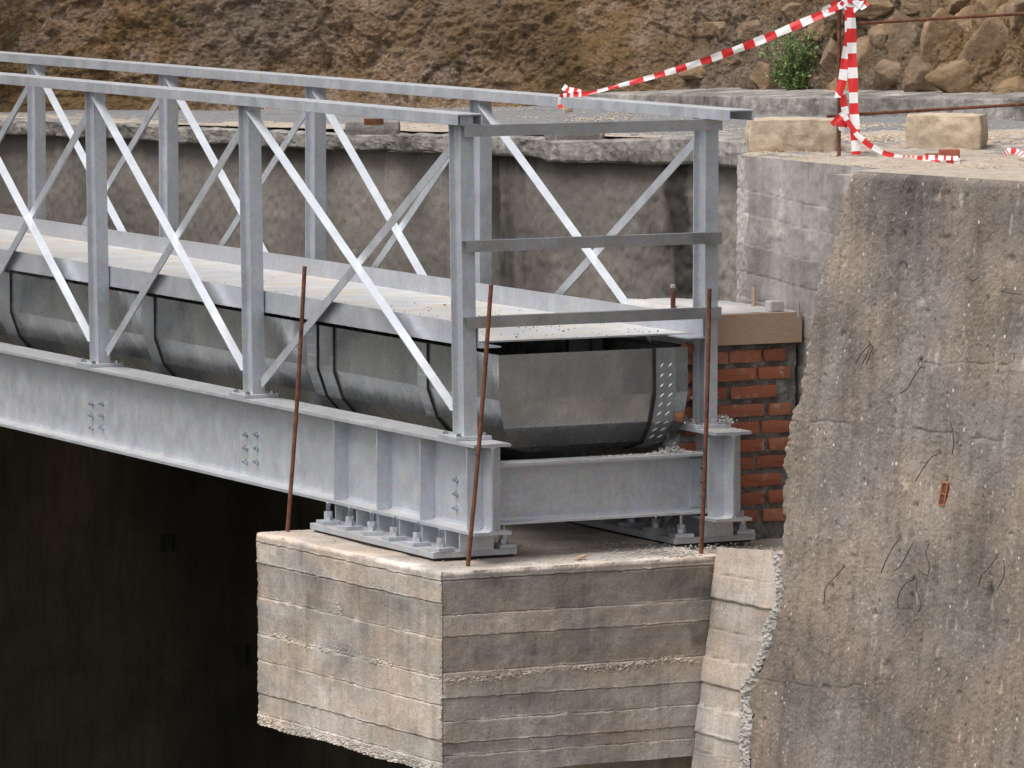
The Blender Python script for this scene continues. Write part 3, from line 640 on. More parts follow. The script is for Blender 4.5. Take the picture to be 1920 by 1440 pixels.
def girder(y0):
    mb = MB(); mb.prism(ibeam(GH, GB, .0086, .0135, .018), lambda p, t: (t, y0+p[0], p[1]), 0, XEND)
    g = put('main_girder', mb.mesh('main_girder', M_STD), fb)
    # full-height stiffeners both sides; positions measured on the near flange edge
    for px in (621, 701, 782, 872):
        x = at_y(px, 880, -.088)[0]
        for s in (-1, 1):
            m = MB(); a = (y0+s*.0045); b = y0+s*(.074 if px < 870 else .08)
            m.add([(x-.005, a+s*.018, -.0137), (x-.005, b, -.0137), (x-.005, b, -GH+.0137), (x-.005, a+s*.018, -GH+.0137), (x-.005, a, -GH+.032), (x-.005, a, -.032),
                   (x+.005, a+s*.018, -.0137), (x+.005, b, -.0137), (x+.005, b, -GH+.0137), (x+.005, a+s*.018, -GH+.0137), (x+.005, a, -GH+.032), (x+.005, a, -.032)],
                  [(0, 1, 2, 3, 4, 5), (11, 10, 9, 8, 7, 6)]+[(i, (i+1) % 6, (i+1) % 6+6, i+6) for i in range(6)])
            put('stiffener', m.mesh('stiffener', M_ST), g)
    for (c1, c2, rws) in (((174, 193), None, (757, 779, 802)), ((463, 483), None, (815, 840, 866)), ((857,), None, (900, 926, 953))):
        for cpx in c1:
            for ry in rws:
                p = at_y(cpx, ry, -.005); put('bolt', ME_BY, g, (p[0], y0-.0045, p[2]))
                
    return g
girder(0); girder(W)
# cross beams at each post and near the end
def crossbeam(xc):
    mb = MB(); mb.prism(ibeam(.27, .13, .0066, .0102, .014), lambda p, t: (xc+p[0], t, -.105+p[1]), .0055, W-.0055)
    return put('cross_beam', mb.mesh('cross_beam', M_STD), fb)
cb = crossbeam(-.215)
for xx_ in (at_y(473, 840, -.005)[0], at_y(184, 780, -.005)[0], -6.6, -8.6, -10.6): crossbeam(float(xx_))
mb = MB(); mb.box((-.2116, W-.115, -.35), (-.2046, W-.0055, -.13)); cl = put('cleat', mb.mesh('cleat', M_ST, bevel=.001), cb)
for zz_ in (-.17, -.235, -.30): put('bolt', ME_BX, cl, (-.2046, W-.05, zz_))
mb = MB(); mb.box((-.2116, .0055, -.35), (-.2046, .085, -.13)); cl = put('cleat', mb.mesh('cleat', M_ST, bevel=.001), cb)
# bearing: base plate, short stiffeners, anchors
xlast = at_y(862, 990, -.09)[0]
for y0 in (0, W):
    mb = MB(); mb.box((-1.53, y0-.205, -.511), (-.185, y0+.205, -.483)); bp = put('bearing_plate', mb.mesh('bearing_plate', M_STD, bevel=.002), fb)
    mb = MB(); mb.box((-1.515, y0-.19, -.5205), (-.20, y0+.19, -.5112)); put('bearing_pad', mb.mesh('bearing_pad', M_WIRE), bp)
    mb = MB(); mb.box((-1.24, y0-.005, -.4826), (xlast-.012, y0+.005, -GH-.0004)); put('bearing_web', mb.mesh('bearing_web', M_ST), bp)
    for px in (629, 669, 709, 749, 791, 835, 862):
        x = at_y(px, 990, -.08)[0]
        for s in (-1, 1):
            m = MB()
            if px == 862: 
                if s < 0: m.box((x-.006, y0-.082, -.4826), (x+.006, y0+.082, -GH-.0004))
                else: continue
            else: m.box((x-.004, y0+s*.0054, -.4826), (x+.004, y0+s*.08, -GH-.0004))
            put('bearing_rib', m.mesh('bearing_rib', M_ST), bp)
    mw = MB(); mw.box((-.045, -.045, 0), (.045, .045, .018)); MW = mw.mesh('washer', M_ST, bevel=.0015)
    mn = MB()
    hexp = [(.021*math.cos(i*math.pi/3), .021*math.sin(i*math.pi/3)) for i in range(6)]
    mn.prism(hexp, lambda p, t: (p[0], p[1], t), 0, .02); mn.prism([(p[0]*.98, p[1]*.98) for p in hexp], lambda p, t: (p[0]*.9-p[1]*.43, p[1]*.9+p[0]*.43, t), .021, .04)
    MN = mn.mesh('nut', M_ST); mr = MB(); mr.tube([(0, 0, 0), (0, 0, .098), (0, 0, .101)], [.0115, .0115, .008], 10); MR = mr.mesh('anchor_rod', M_BOLT)
    for i, px in enumerate((616, 656, 697, 739, 782, 826)):
        for yy_ in (-.152, .152):
            x = at_y(px, 1000, -.152)[0]; a = put('washer', MW, bp, (x, y0+yy_, -.4828), rot=(0, 0, random.uniform(-.25, .25)))
            put('nut', MN, a, (x, y0+yy_, -.4826+.0182)); put('anchor_rod', MR, a, (x, y0+yy_, -.4826+.002+random.uniform(-.004, .004)))
# posts
def postmesh(k):
    mb = MB(); prof = ibeam(HP, BP, .005, .0065, .007)
    mb.prism(prof, lambda p, t: (p[1], p[0]+k*t/1.4, t), .0182, ZR-.008); return mb.mesh('post', M_ST)
mpl = MB(); mpl.box((-.155, -.0885, .0005), (.03, .0885, .018)); ME_PL = mpl.mesh('foot_plate', M_STD, bevel=.0015)
for y0 in (0, W):
    PM = postmesh(lean(y0)*1.0)
    for x in POSTX:
        p = put('post', PM, fb, (x, y0, 0)); put('foot_plate', ME_PL, p, (x, y0, 0))
        for dx in (-.13, .008):
            for dy in (-.062, .062): put('bolt', ME_BZ, p, (x+dx, y0+dy, .0182))
    # handrail: inverted channel
    k = lean(y0); yr = y0+k; h = .049; wd = .062; x0 = at_y(857 if y0 == 0 else 1367, 219 if y0 == 0 else 206, yr-wd)[0]; print('rail end', x0)
    pr = [(-wd, 0), (wd, 0), (wd, -h), (wd-.007, -h), (wd-.007, -.007), (-wd+.007, -.007), (-wd+.007, -h), (-wd, -h)]
    mb = MB(); mb.prism(pr, lambda p, t: (t, yr+p[0], ZR+p[1]), x0, XEND); put('handrail', mb.mesh('handrail', M_STD, bevel=.0015), fb)
    # crossed braces
    for a, b in zip(POSTX[:-1], POSTX[1:]):      # a right post, b left post (x face of b, back of a)
        def brace(A, B, kind):
            A = np.array(A, float); B = np.array(B, float); u = unit(B-A); n = unit(np.cross(u, (0, 1, 0))); n = n if n[2] > 0 else -n; Ln = np.linalg.norm(B-A)
            yA = lambda z: k*z/1.4
            m = MB(); t = .005; wb_ = .045
            sh = np.array([0, (yA(B[2])-yA(A[2])), 0]); U = u*Ln+sh; oo = A+[0, yA(A[2]), 0]
            if kind:   # back-slash: wide leg on top
                m.obox(oo+[0, -.040, 0], U, (0, wb_, 0), n*t); m.obox(oo+[0, .005-t, 0]-n*.04, U, (0, t, 0), n*.0396)
            else:
                m.obox(oo+[0, .0055, 0]-n*.002, U, (0, wb_-.005, 0), n*t); m.obox(oo+[0, .0052, 0]-n*.042, U, (0, t, 0), n*.0396)
            put('diagonal_brace', m.mesh('diagonal_brace', M_BR if kind else M_ST), fb)
        brace((b-.012, y0, ZR-.075), (a-HP-.002, y0, .12), True)
        brace((b+.002, y0, .085), (a-HP-.002, y0, ZR-.105), False)
# end rails across the opening
for z in (1.385, .880, .545):
    z += 0; t = .005; m = MB(); ya, yb = -.03+lean(0)*z/1.4, W+.028+lean(W)*z/1.4
    m.box((XP0+.001, ya, z-t), (XP0+.045, yb, z)); m.box((XP0+.040, ya, z-.050), (XP0+.045, yb, z-t-.0003))
    put('end_rail', m.mesh('end_rail', M_RL), fb)
# kick plates (angles), deck
m = MB(); m.box((XEND, .034, .4115), (-.225, .040, .506)); m.box((XEND, .034, .405), (-.19, .134, .411)); put('kick_plate', m.mesh('kick_plate', M_ST), fb)
m = MB(); m.box((XEND, W-.040, .4115), (-.222, W-.034, .506)); m.box((XEND, W-.134, .405), (-.20, W-.034, .411)); put('kick_plate', m.mesh('kick_plate', M_ST), fb)
m = MB(); m.box((XEND, .0405, .4114), (-.385, W-.0405, .4185)); put('deck_plate', m.mesh('deck_plate', M_DECK), fb)

# =================================================================== TROUGH
th = thing('steel_trough', (-2, .6, -.11), 'folded sheet steel drainage trough slung under the footbridge deck, turning towards the brickwork', 'trough')
NY = .15; CW = .44; TRP = [(-.44, .366), (-.44, .165), (-.395, .035), (-.31, -.06), (-.17, -.1), (0, -.104), (.17, -.1), (.31, -.06), (.395, .035), (.44, .165), (.44, .366)]
XC = -.25-CW; YC = NY+CW
def trough_x(xa, xb, off, name, m_, par, th_=.003):      # run along x; mitre when xa is None
    V = []; 
    outer = [(u*(1+off/.44), z-(off if z < .3 else 0)) for u, z in TRP]; inner = [(u*(1-(th_-off)/.44), z+(th_-off if z < .3 else 0)) for u, z in TRP]
    prof = outer+inner[::-1]; n = len(prof); mb = MB()
    A = [((XC-u) if xa is None else xa, YC+u, z) for u, z in prof]      # near side (u<0) reaches the outer corner
    B = [(xb, YC+u, z) for u, z in prof]
    mb.add(A+B, [(i, (i+1) % n, (i+1) % n+n, i+n) for i in range(n)]+[tuple(range(n))[::-1], tuple(range(n, 2*n))]); return put(name, mb.mesh(name, m_), par)
def trough_y(ya, yb, off, name, m_, par, th_=.003):
    outer = [(u*(1+off/.44), z-(off if z < .3 else 0)) for u, z in TRP]; inner = [(u*(1-(th_-off)/.44), z+(th_-off if z < .3 else 0)) for u, z in TRP]
    prof = outer+inner[::-1]; n = len(prof); mb = MB()
    A = [(XC-u, (YC+u) if ya is None else ya, z) for u, z in prof]; B = [(XC-u, yb, z) for u, z in prof]
    mb.add(A+B, [(i, (i+1) % n, (i+1) % n+n, i+n) for i in range(n)]+[tuple(range(n))[::-1], tuple(range(n, 2*n))]); return put(name, mb.mesh(name, m_), par)
def sx(px, py): return float(at_y(px, py, NY)[0])
joints = [sx(597, 606), sx(275, 556), -7.2, -9.4]; print('joints', joints)
xs_ = [None]+joints+[XEND]
for q in range(len(xs_)-1):
    trough_x(xs_[q], xs_[q+1]+(.006 if q < len(xs_)-2 else 0), 0, 'trough_section', M_TR, th)
ty = trough_y(None, 1.085, 0, 'trough_section', M_TR, th)
def strap(px0, px1, py): 
    a, b = sx(px0, py), sx(px1, py); return trough_x(b, a, .006, 'strap', M_STRAP, th, .0055)
st = [strap(577, 595, 600), strap(601, 626, 606), strap(784, 802, 640), strap(270, 290, 553), strap(-2, 20, 512)]
y0s, y1s = float(at_x(1229, 655, -.25)[1]), float(at_x(1266, 655, -.25)[1])
sy = trough_y(y0s, y1s, .006, 'strap', M_STRAP, th, .0055)
def strap_shadow_x(px, py): x = sx(px, py); return trough_x(x+.008, x, .0085, 'strap_shadow_strip', M_WIRE, th, .0085)  # thin dark strip stands for the shadow along a strap's edge
for q in ((596, 606), (626.5, 610), (802.5, 645), (290.5, 560), (20.5, 516)): strap_shadow_x(*q)
trough_y(y0s-.014, y0s-.0005, .008, 'strap_shadow_strip', M_WIRE, th, .0075)
# raised lozenges on the end strap
seg_l = []
for a, b in zip(TRP[:-1], TRP[1:]): seg_l.append(math.dist(a, b))
mb = MB(); tot = 0
def prof_at(s, off):
    for (a, b), l_ in zip(zip(TRP[:-1], TRP[1:]), seg_l):
        if s <= l_:
            t = s/l_; n = unit((b[1]-a[1], -(b[0]-a[0]), 0)); p = (a[0]+(b[0]-a[0])*t, a[1]+(b[1]-a[1])*t); dd = unit((b[0]-a[0], b[1]-a[1], 0)); return p, n[:2], dd[:2]
        s -= l_
for i in range(12):
    for j, yf in enumerate((.3, .72)):
        s = .07+i*.045
        if s > sum(seg_l)/2: continue
        p, n, dd = prof_at(s, 0); n = n if (n[0] < 0 or n[1] < 0) else -n
        y = y0s+(y1s-y0s)*yf
        c = np.array([XC-p[0]*(1+.006/.44), y, p[1]-(.006 if p[1] < .3 else 0)]); N3 = np.array([-n[0], 0, n[1]]); D3 = np.array([-dd[0], 0, dd[1]])
        e1 = unit(np.array([0, 1, 0])*.7-D3*.7); e2 = np.cross(N3, e1)
        mb.add([c-e1*.016, c+e2*.0045, c+e1*.016, c-e2*.0045, c+N3*.004-e1*.006, c+N3*.004+e1*.006], [(0, 1, 4), (1, 5, 4), (1, 2, 5), (2, 3, 5), (3, 4, 5), (3, 0, 4)])
lz = put('lozenge_relief', mb.mesh('lozenge_relief', M_ZINC), sy, kind='stuff')
for s_, (pa, pb) in zip(st[:3], ((577, 595), (601, 626), (784, 802))):
    mb = MB()
    for i in range(11):
        for fx in (.25, .5, .75):
            s = .05+i*.045; p, n, dd = prof_at(s, 0); n = n if (n[0] < 0 or n[1] < 0) else -n
            x = sx(pa, 606)+(sx(pb, 606)-sx(pa, 606))*fx
            c = np.array([x, YC+p[0]*(1+.006/.44), p[1]-(.006 if p[1] < .3 else 0)]); N3 = np.array([0, n[0], n[1]]); D3 = np.array([0, dd[0], dd[1]])
            mb.add([c-D3*.004, c+[.003, 0, 0], c+D3*.004, c-[.003, 0, 0], c+N3*.002], [(0, 1, 4), (1, 2, 4), (2, 3, 4), (3, 0, 4)])
    put('rivet_relief', mb.mesh('rivet_relief', M_ZINC), s_, kind='stuff')

# =================================================================== BRICKWORK
bw = thing('brick_wall', (-.6, 1.4, ZPIER), 'unpointed red brickwork with thick grey mortar beside the far end post', 'brick wall')
XB = -.36; y0b, y1b = 1.12, 1.70
zz = np.linspace(ZPIER-.01, .35, 150); yy_ = np.linspace(1.03, y1b, 130); Yg, Zg = np.meshgrid(yy_, zz); Q = np.stack([0*Yg, Yg, Zg], -1)
Xg = XB-.020+.010*fbm(Q, 22, 4, 5)+.004*vn(Q*90, 3); Xg = Xg+.10*np.clip((1.12-Yg)/.08, 0, 1)*(.4+.6*vn(Q*[0, 9, 12], 4))*np.clip((Zg+.06)/.05, 0, 1)
put('mortar', grid_mesh('mortar', np.stack([Xg, Yg, Zg], -1), M_MORT, np.clip(.5+.2*fbm(Q, 12, 3, 3), 0, 1)), bw)
mb = MB(); mb.box((-1.3, 1.09, ZPIER-.01), (XB-.06, 1.695, .35)); put('infill', mb.mesh('infill', M_MORT), bw)
def brickmesh(i, ln):
    me = rockmesh('brick', (.10, ln, .057), M_BRICK, 50+i, .0, 1.0, 2)
    P = np.empty(len(me.vertices)*3, np.float32); me.vertices.foreach_get('co', P); P = P.reshape(-1, 3).astype(float)
    P += np.stack([fbm(P+i*3, 40, 3, i), fbm(P+i*3, 30, 3, i+5), fbm(P+i*3, 30, 3, i+9)], -1)*[.0025, .004, .0025]
    # soften the corners
    nrm_ = P/np.array([.05, ln/2, .0285]); k = np.clip((np.abs(nrm_) > .93).sum(1)-1, 0, 2); P *= 1-.05*k[:, None]*np.array([.6, .25, 1.0])
    me.vertices.foreach_set('co', P.reshape(-1).astype(np.float32)); me.polygons.foreach_set('use_smooth', [False]*len(me.polygons)); return me
BM = {l_: [brickmesh(i+int(l_*1000), l_) for i in range(3)] for l_ in (.235, .11, .16)}
rb = random.Random(4); z = .30; row = 0
ROWS = [[.0, .235, .16], [.11, .235, .11], [.235, .16, .11], [.16, .235, .11]]
while z > ZPIER+.02:
    y = y0b+.02+(.0 if row % 2 else .0)
    pat = [[.235, .16, .11], [.11, .235, .16], [.235, .235], [.16, .235, .11], [.11, .235, .16]][row % 5]
    y = y0b-.02+rb.uniform(0, .03)
    for l_ in pat:
        if y+l_ > y1b-.005:
            l_ = max([q for q in (.235, .16, .11) if y+q <= y1b-.005] or [0])
            if not l_: break
        o = put('brick', rb.choice(BM[l_]), bw, (XB-.048+rb.uniform(-.006, .005), y+l_/2, z+rb.uniform(-.003, .003)), rot=(rb.uniform(-.02, .02), rb.uniform(-.02, .02), rb.uniform(-.02, .02)))
        y += l_+rb.uniform(.008, .03)
    z -= .0805; row += 1
# broken brick bits on the ragged left edge by the trough
for i, (px, py) in enumerate(((1281, 708), (1284, 740), (1271, 778), (1290, 655))):
    p = at_x(px, py, -.30); put('brick', rockmesh('brick', (.05, .045, .045), M_BRICK, i+3, .25, .7, 2), bw, p, rot=(.3*i, .2, .5*i))
# formwork board and cement slab
tag(put('formwork_board', MB().box((-.36, 1.19, .357), (-.330, 1.708, .497)).mesh('formwork_board', M_WOOD, bevel=.002)), 'smooth tan timber formwork board lying level on top of the red brickwork', 'board')
xs2 = np.linspace(-1.10, -.361, 90); ys2 = np.linspace(1.16, 1.705, 60); Xg, Yg = np.meshgrid(xs2, ys2); Q = np.stack([Xg, Yg, 0*Xg], -1)
Zg = .497+.02*np.clip((-.37-Xg)/.15, 0, 1)*np.clip((1.69-Yg)/.2, 0, 1)+.003*fbm(Q, 12, 3, 3)+.008*np.clip((1.3-Yg)/.1, 0, 1)
rim = (Yg < 1.17); Zg = np.where(rim, .36, Zg)
tag(put('cement_slab', grid_mesh('cement_slab', np.stack([Xg, Yg, Zg], -1), M_CEM)), 'white dusty cement slab freshly cast behind the timber formwork board', 'slab')
def peg(name, px, py0, py1, zb, r, m_, label, cat, sq=True):
    a = at_z(px, py1, zb); h = (py1-py0)/ (FPX/np.linalg.norm(a-CAM)); mb = MB()
    mb.tube([a-[0, 0, .01], a+[0, 0, h*.9], a+[0, .001, h]], [r, r, r*.8], 4 if sq else 8); return tag(put(name, mb.mesh(name, m_)), label, cat)
peg('wooden_peg', 1413, 538, 570, .512, .011, M_WOOD, 'short tan wooden peg standing upright in the white cement slab', 'peg')
peg('timber_stub', 1497, 566, 590, .497, .008, M_NICHE, 'small grey splintered timber stub at the right end of the formwork board', 'peg')
pg = peg('rusty_stub', 1262, 545, 585, .50, .012, M_RUST, 'short rusty steel stub with a pale cap beyond the footbridge deck', 'stub', False)
c = at_z(1262, 585, .5); mb = MB(); mb.tube([c+[0, 0, .11], c+[0, 0, .125]], .012, 8); put('cap', mb.mesh('cap', M_GROUT), pg)
mb = MB(); c = at_z(1452, 584, .497); mb.box(c-[.03, .035, 0], c+[.03, .035, .05]); tag(put('cement_lump', mb.mesh('cement_lump', M_CEM, bevel=.006)), 'small square pale cement block at the back right corner of the slab', 'block')

# =================================================================== STARTER BARS on the pier
def ribbed(path0, path1, r=.0085, bow=(0, 0, 0)):
    A = np.array(path0, float); B = np.array(path1, float); n = 90; P = []; R = []
    for i in range(n*2+1):
        t = i/(n*2); P.append(A+(B-A)*t+np.array(bow)*math.sin(math.pi*t)); R.append(r*(1.0 if i % 2 else 1.10))
    mb = MB(); mb.tube(P, R, 7); return mb
def at_like(px, py, P0):     # point at the same distance plane as P0
    d = ray(px, py); return CAM+d*((np.array(P0)-CAM)@FW)/(d@FW)
for (bx, by, tx, ty_, lab) in ((538, 998, 571.5, 499, 'rusty rebar rising from the left corner of the pier in front of the girder'),
                          (876, 1063, 921, 534, 'rusty ribbed rebar rising from the front corner of the pier past the end post'),
                          (1314, 1040, 1330.5, 541, 'rusty rebar rising from the pier top in front of the far end post')):
    a = at_z(bx, by, ZPIER); b = at_like(tx, ty_, a)
    tag(put('rebar', ribbed(a-np.array([0, 0, .03]), b, .0095, (0, .006, 0)).mesh('rebar', M_RUST, smooth=True)), lab, 'rebar', 'rebars standing on the pier')

# =================================================================== KERB, STONES, RUBBLE ON THE ROAD
kf = np.array([on_road(*q) for q in ((970, 200), (1100, 204), (1250, 209), (1400, 215), (1570, 219), (1750, 223), (1920, 226), (2200, 232), (2600, 240))])
ks = np.concatenate([[0], np.cumsum(np.linalg.norm(np.diff(kf, axis=0), axis=1))]); sv = np.linspace(0, ks[-1], 520)
KF = np.stack([np.interp(sv, ks, kf[:, i]) for i in range(3)], -1); kb = unit(FW*[1, 1, 0])
HK = np.interp(sv, ks[:7], [.085, .095, .10, .105, .11, .115, .12]); kv = []
prof = [(-.0, -.03)]+[(0.0, q) for q in np.linspace(0, .94, 26)]+[(.01, .97), (.025, 1.0)]+[(q, 1.0) for q in np.linspace(.05, 1.6, 34)]
for u, v in prof:
    p = KF+kb*u; p[:, 2] += HK*v; Q = p*[1, 1, 1]; dd = .018*fbm(Q, 7, 4, 4)+.008*fbm(Q, 30, 3, 5)
    p = p-kb*dd[:, None]*(1 if u < .03 else .1); p[:, 2] += .004*fbm(Q*[1, 1, 0], 9, 3, 6); kv.append(p)
KP = np.stack(kv, 0); tn = np.clip(.55+.25*fbm(KP, 6, 4, 2)-.25*np.clip(fbm(KP, 11, 3, 3), 0, 1), 0, 1)
tag(put('kerb_slab', grid_mesh('kerb_slab', KP, M_COP, tn)), 'long low grey concrete kerb at the foot of the earth bank', 'kerb')
lf_ = KP[:, 0, :]; 
def block(px0, px1, pyb, hgt, dep, yaw, label, seed, m_=M_STONE, name='stone_block', cat='stone', grp=None, z=None, boxy=.88, rough=.03):
    a = on_road(px0, pyb) if z is None else at_z(px0, pyb, z); b = on_road(px1, pyb) if z is None else at_z(px1, pyb, z)
    sc = FPX/((a-CAM)@FW); wd = (px1-px0)/sc; c = on_road((px0+px1)/2, pyb) if z is None else at_z((px0+px1)/2, pyb, z)
    c = c+kb*dep*.5; me = rockmesh(name, (wd*1.02, dep, hgt), m_, seed, rough, boxy, 5, 4.5)
    o = put(name, me, None, (c[0], c[1], c[2]+hgt*.47), rot=(0, 0, math.atan2(rt[1], rt[0])+yaw)); tag(o, label, cat, grp); return o
block(1404, 1568, 284, .155, .26, .04, 'long pale tan stone block at the edge, left of the striped tape post', 5, boxy=.82, rough=.05, grp='tan stone blocks on the edge')
block(1706, 1850, 279, .165, .24, -.22, 'tan stone block with a grey left end, right of the striped tape post', 8, boxy=.82, rough=.05, grp='tan stone blocks on the edge')
block(1762, 1800, 303, .055, .09, .0, 'broken orange brick piece lying by the striped tape in front of the right stone', 3, M_BRICK, 'broken_brick', 'brick', boxy=.9)
block(1735, 1762, 300, .03, .05, .0, 'small orange brick chip lying left of the broken brick piece', 6, M_BRICK, 'brick_chip', 'brick')
block(648, 748, 252, .068, .20, .0, 'flat weathered stone slab lying on the coping behind the near handrail', 12, M_COP, 'stone_slab', 'stone', z=1.09)
tag(put('steel_offcut', MB().box((-.05, -.03, 0), (.05, .03, .032)).mesh('steel_offcut', M_RUST), None, at_z(701, 234, 1.155), rot=(0, 0, 1.1)), 'short dark rusty steel offcut lying on the flat stone slab', 'steel offcut')
block(1022, 1132, 262, .055, .16, .0, 'low broken concrete lump on the coping seen under the top end rail', 14, M_COP, 'concrete_lump', 'concrete lump', z=1.155)
block(1055, 1072, 212, .05, .05, .0, 'small pinkish pebble standing on the road beyond the far handrail', 15, M_STONE, 'pebble', 'pebble', boxy=.3)

def scat(n, px, py, zf, smin, smax, dens=None):
    pts = []; sz = []; tries = 0
    while len(pts) < n and tries < n*20:
        tries += 1; x, y = rng.uniform(*px), rng.uniform(*py); p = zf(x, y)
        if p[1] < float(frontline(p[0]))+.02: continue
        if dens is not None and dens(p) < rng.uniform(0, 1): continue
        pts.append(p); sz.append(rng.uniform(smin, smax)**1)
    return pts, sz
p1, s1_ = scat(3200, (880, 1980), (232, 322), on_road, .002, .006, lambda p: .25+.9*vn(np.array(p)*3, 4))
p1 = [q+[0, 0, .003] for q in p1]; pebbles('sandy_rubble', p1, s1_, M_SAND, label='loose beige crumbs and chips scattered along the road edge', cat='rubble')
# heaps of beige rubble
hp = []; hs_ = []
for (cx, cy, sp, n) in ((1640, 240, 30, 260), (1665, 262, 60, 300), (900, 203, 60, 380), (1200, 210, 70, 250), (540, 206, 55, 260), (1880, 262, 40, 200), (1380, 268, 40, 220), (1370, 250, 30, 120), (1100, 224, 50, 160)):
    for _ in range(int(n*1.5)):
        q = on_road(cx+rng.normal(0, sp), cy+rng.normal(0, 3))
        if q[1] < float(frontline(q[0]))+.03: continue
        hp.append(q+[0, 0, abs(rng.normal(0, .007))]); hs_.append(rng.uniform(.003, .009))
pebbles('beige_heaps', hp, hs_, M_SAND, label='small heaps of beige broken rubble on the dusty road', cat='rubble')
p1, s1_ = scat(1500, (20, 1330), (205, 262), on_road, .003, .009); pebbles('road_gravel', [q+[0, 0, .002] for q in p1], s1_, M_GREY, label='fine grey gravel on the road behind the coping', cat='gravel')
# crumbs on deck, girder flanges, pier
pt = []; sz = []
while len(pt) < 420:
    x = -.4-abs(rng.normal(0, 1)) if rng.uniform() < .6 else rng.normal(-1.75, .35) if rng.uniform() < .7 else rng.uniform(-7, -.4)
    y = rng.uniform(.06, 1.12)
    if x > -.4 or x < -9: continue
    if vn(np.array((x*2.5, y*4, .5)), 6)+rng.uniform(-.4, .7) < .0: continue
    pt.append((x, y, .4205)); sz.append(rng.uniform(.0012, .004) if rng.uniform() < .95 else rng.uniform(.005, .009))
pebbles('deck_crumbs', pt, sz, M_SPECK, label='dark crumbs of earth scattered over the dusty deck plate', cat='crumbs')
pt = []; sz = []
for _ in range(900):
    u = rng.uniform(0, 1); q = at_z(rng.uniform(500, 900), rng.uniform(1000, 1062), ZPIER) if u < .25 else at_z(rng.normal(1300, 75), rng.uniform(1018, 1048), ZPIER) if u < .8 else at_z(rng.uniform(950, 1200), rng.uniform(1020, 1060), ZPIER)
    if q[0] > .17 or q[1] < -.32 or q[0] < -1.5: continue
    pt.append(q+[0, 0, .004]); sz.append(rng.uniform(.0015, .005) if u < .25 or u > .8 else rng.uniform(.002, .009))
pebbles('pier_rubble', pt, sz, M_GREY, label='grey mortar droppings and brick crumbs on top of the pier', cat='rubble')
pt = []; sz = []
for _ in range(420):
    y = rng.normal(.98, .07) if rng.uniform() < .7 else rng.uniform(.6, 1.08); 
    if y > 1.09: continue
    pt.append((-.215+rng.normal(0, .025), y, -.103+abs(rng.normal(0, .016))*math.exp(-((y-.99)/.06)**2))); sz.append(rng.uniform(.002, .006))
pebbles('beam_mortar', pt, sz, M_GREY, label='grey mortar heap lying on the end cross beam beside the brickwork', cat='mortar')
pt = []; sz = []
for _ in range(650):
    r = rng.uniform(); 
    if r < .45: q = (XP0-.03+rng.normal(0, .035), W+.065+rng.normal(0, .025), .02+abs(rng.normal(0, .014)))
    elif r < .75: q = (-.36+rng.normal(0, .05), W-.06+rng.normal(0, .03), .02+abs(rng.normal(0, .01)))
    else: q = (rng.uniform(-.2, -.005), W+rng.uniform(-.085, .085), .003)
    pt.append(q); sz.append(rng.uniform(.002, .007) if r < .75 else rng.uniform(.0015, .004))
pebbles('flange_mortar', pt, sz, M_GREY, label='grey mortar droppings around the foot of the far end post', cat='mortar')
q = at_z(1095, 1050, ZPIER); tag(put('wood_chip', MB().obox((-.05, -.012, 0), (.085, .02, .012), (-.006, .022, 0), (0, 0, .006)).mesh('wood_chip', M_WOOD), None, q+[0, 0, .004], rot=(0, 0, 1.9)), 'small orange wood splinter lying on the front edge of the pier top', 'splinter')

# =================================================================== BARRIER: post, rods, tape
pb = on_road(1573, 294); ptp = at_like(1573.5, -60, pb)
tag(put('barrier_post', ribbed(pb-np.array([0, 0, .05]), ptp, .009).mesh('barrier_post', M_RUST, smooth=True)), 'upright dark rusty rod wrapped in red and white tape above the wall', 'post')
up1 = at_like(1566, 48, pb); a = at_like(1602, 44, pb); b = at_like(1980, 22, pb+rt*1.0)
tag(put('barrier_rod', ribbed(at_like(1578, 46, pb), b, .0075).mesh('barrier_rod', M_RUST, smooth=True)), 'upper thin rusty rod running right from the tape post across the rock face', 'rod')
tag(put('barrier_rod', ribbed(at_like(1550, 218, pb), at_like(1980, 192, pb+rt), .0075).mesh('barrier_rod', M_RUST, smooth=True)), 'lower thin rusty rod running right from the tape post across the kerb', 'rod')
def tape(path, wd, lab, name='barrier_tape', stripe=.056, phase=0., par=None, tw=None):
    P = [np.array(p, float) for p in path]; fine = []; 
    for i in range(len(P)-1):
        n = max(2, int(np.linalg.norm(P[i+1]-P[i])/.0155)); fine += [P[i]+(P[i+1]-P[i])*q/n for q in range(n)]
    fine.append(P[-1]); s = phase; mb = MB(); V = []; side_ = []
    acc = [phase]
    for a, b in zip(fine[:-1], fine[1:]): acc.append(acc[-1]+np.linalg.norm(b-a))
    for i, p in enumerate(fine):
        t = unit(fine[min(i+1, len(fine)-1)]-fine[max(i-1, 0)]); ac = np.cross(t, FW); ac = unit(ac)
        an = (tw(acc[i]) if tw else .25*math.sin(acc[i]*7+phase*9)); ac = ac*math.cos(an)+FW*math.sin(an)
        wv = (wd(acc[i]) if callable(wd) else wd)*(1+.08*math.sin(acc[i]*31)); V.append((p-ac*wv/2, p+FW*.004*math.sin(acc[i]*23), p+ac*wv/2))
    for i in range(len(fine)-1):
        mi = int(acc[i]/stripe) % 2
        a, b = V[i], V[i+1]; mb.add([a[0], a[1], b[1], b[0]], [(0, 1, 2, 3)], mi); mb.add([a[1], a[2], b[2], b[1]], [(0, 1, 2, 3)], mi)
    me = mb.mesh(name, [M_RED, M_WHT]); o = put(name, me, par)
    if par is None: tag(o, lab, 'tape')
    return o
railpt = at_y(1052, 181, W+.01-.062)
kn = at_y(1100, 176, W); top = at_like(1570, 14, pb)
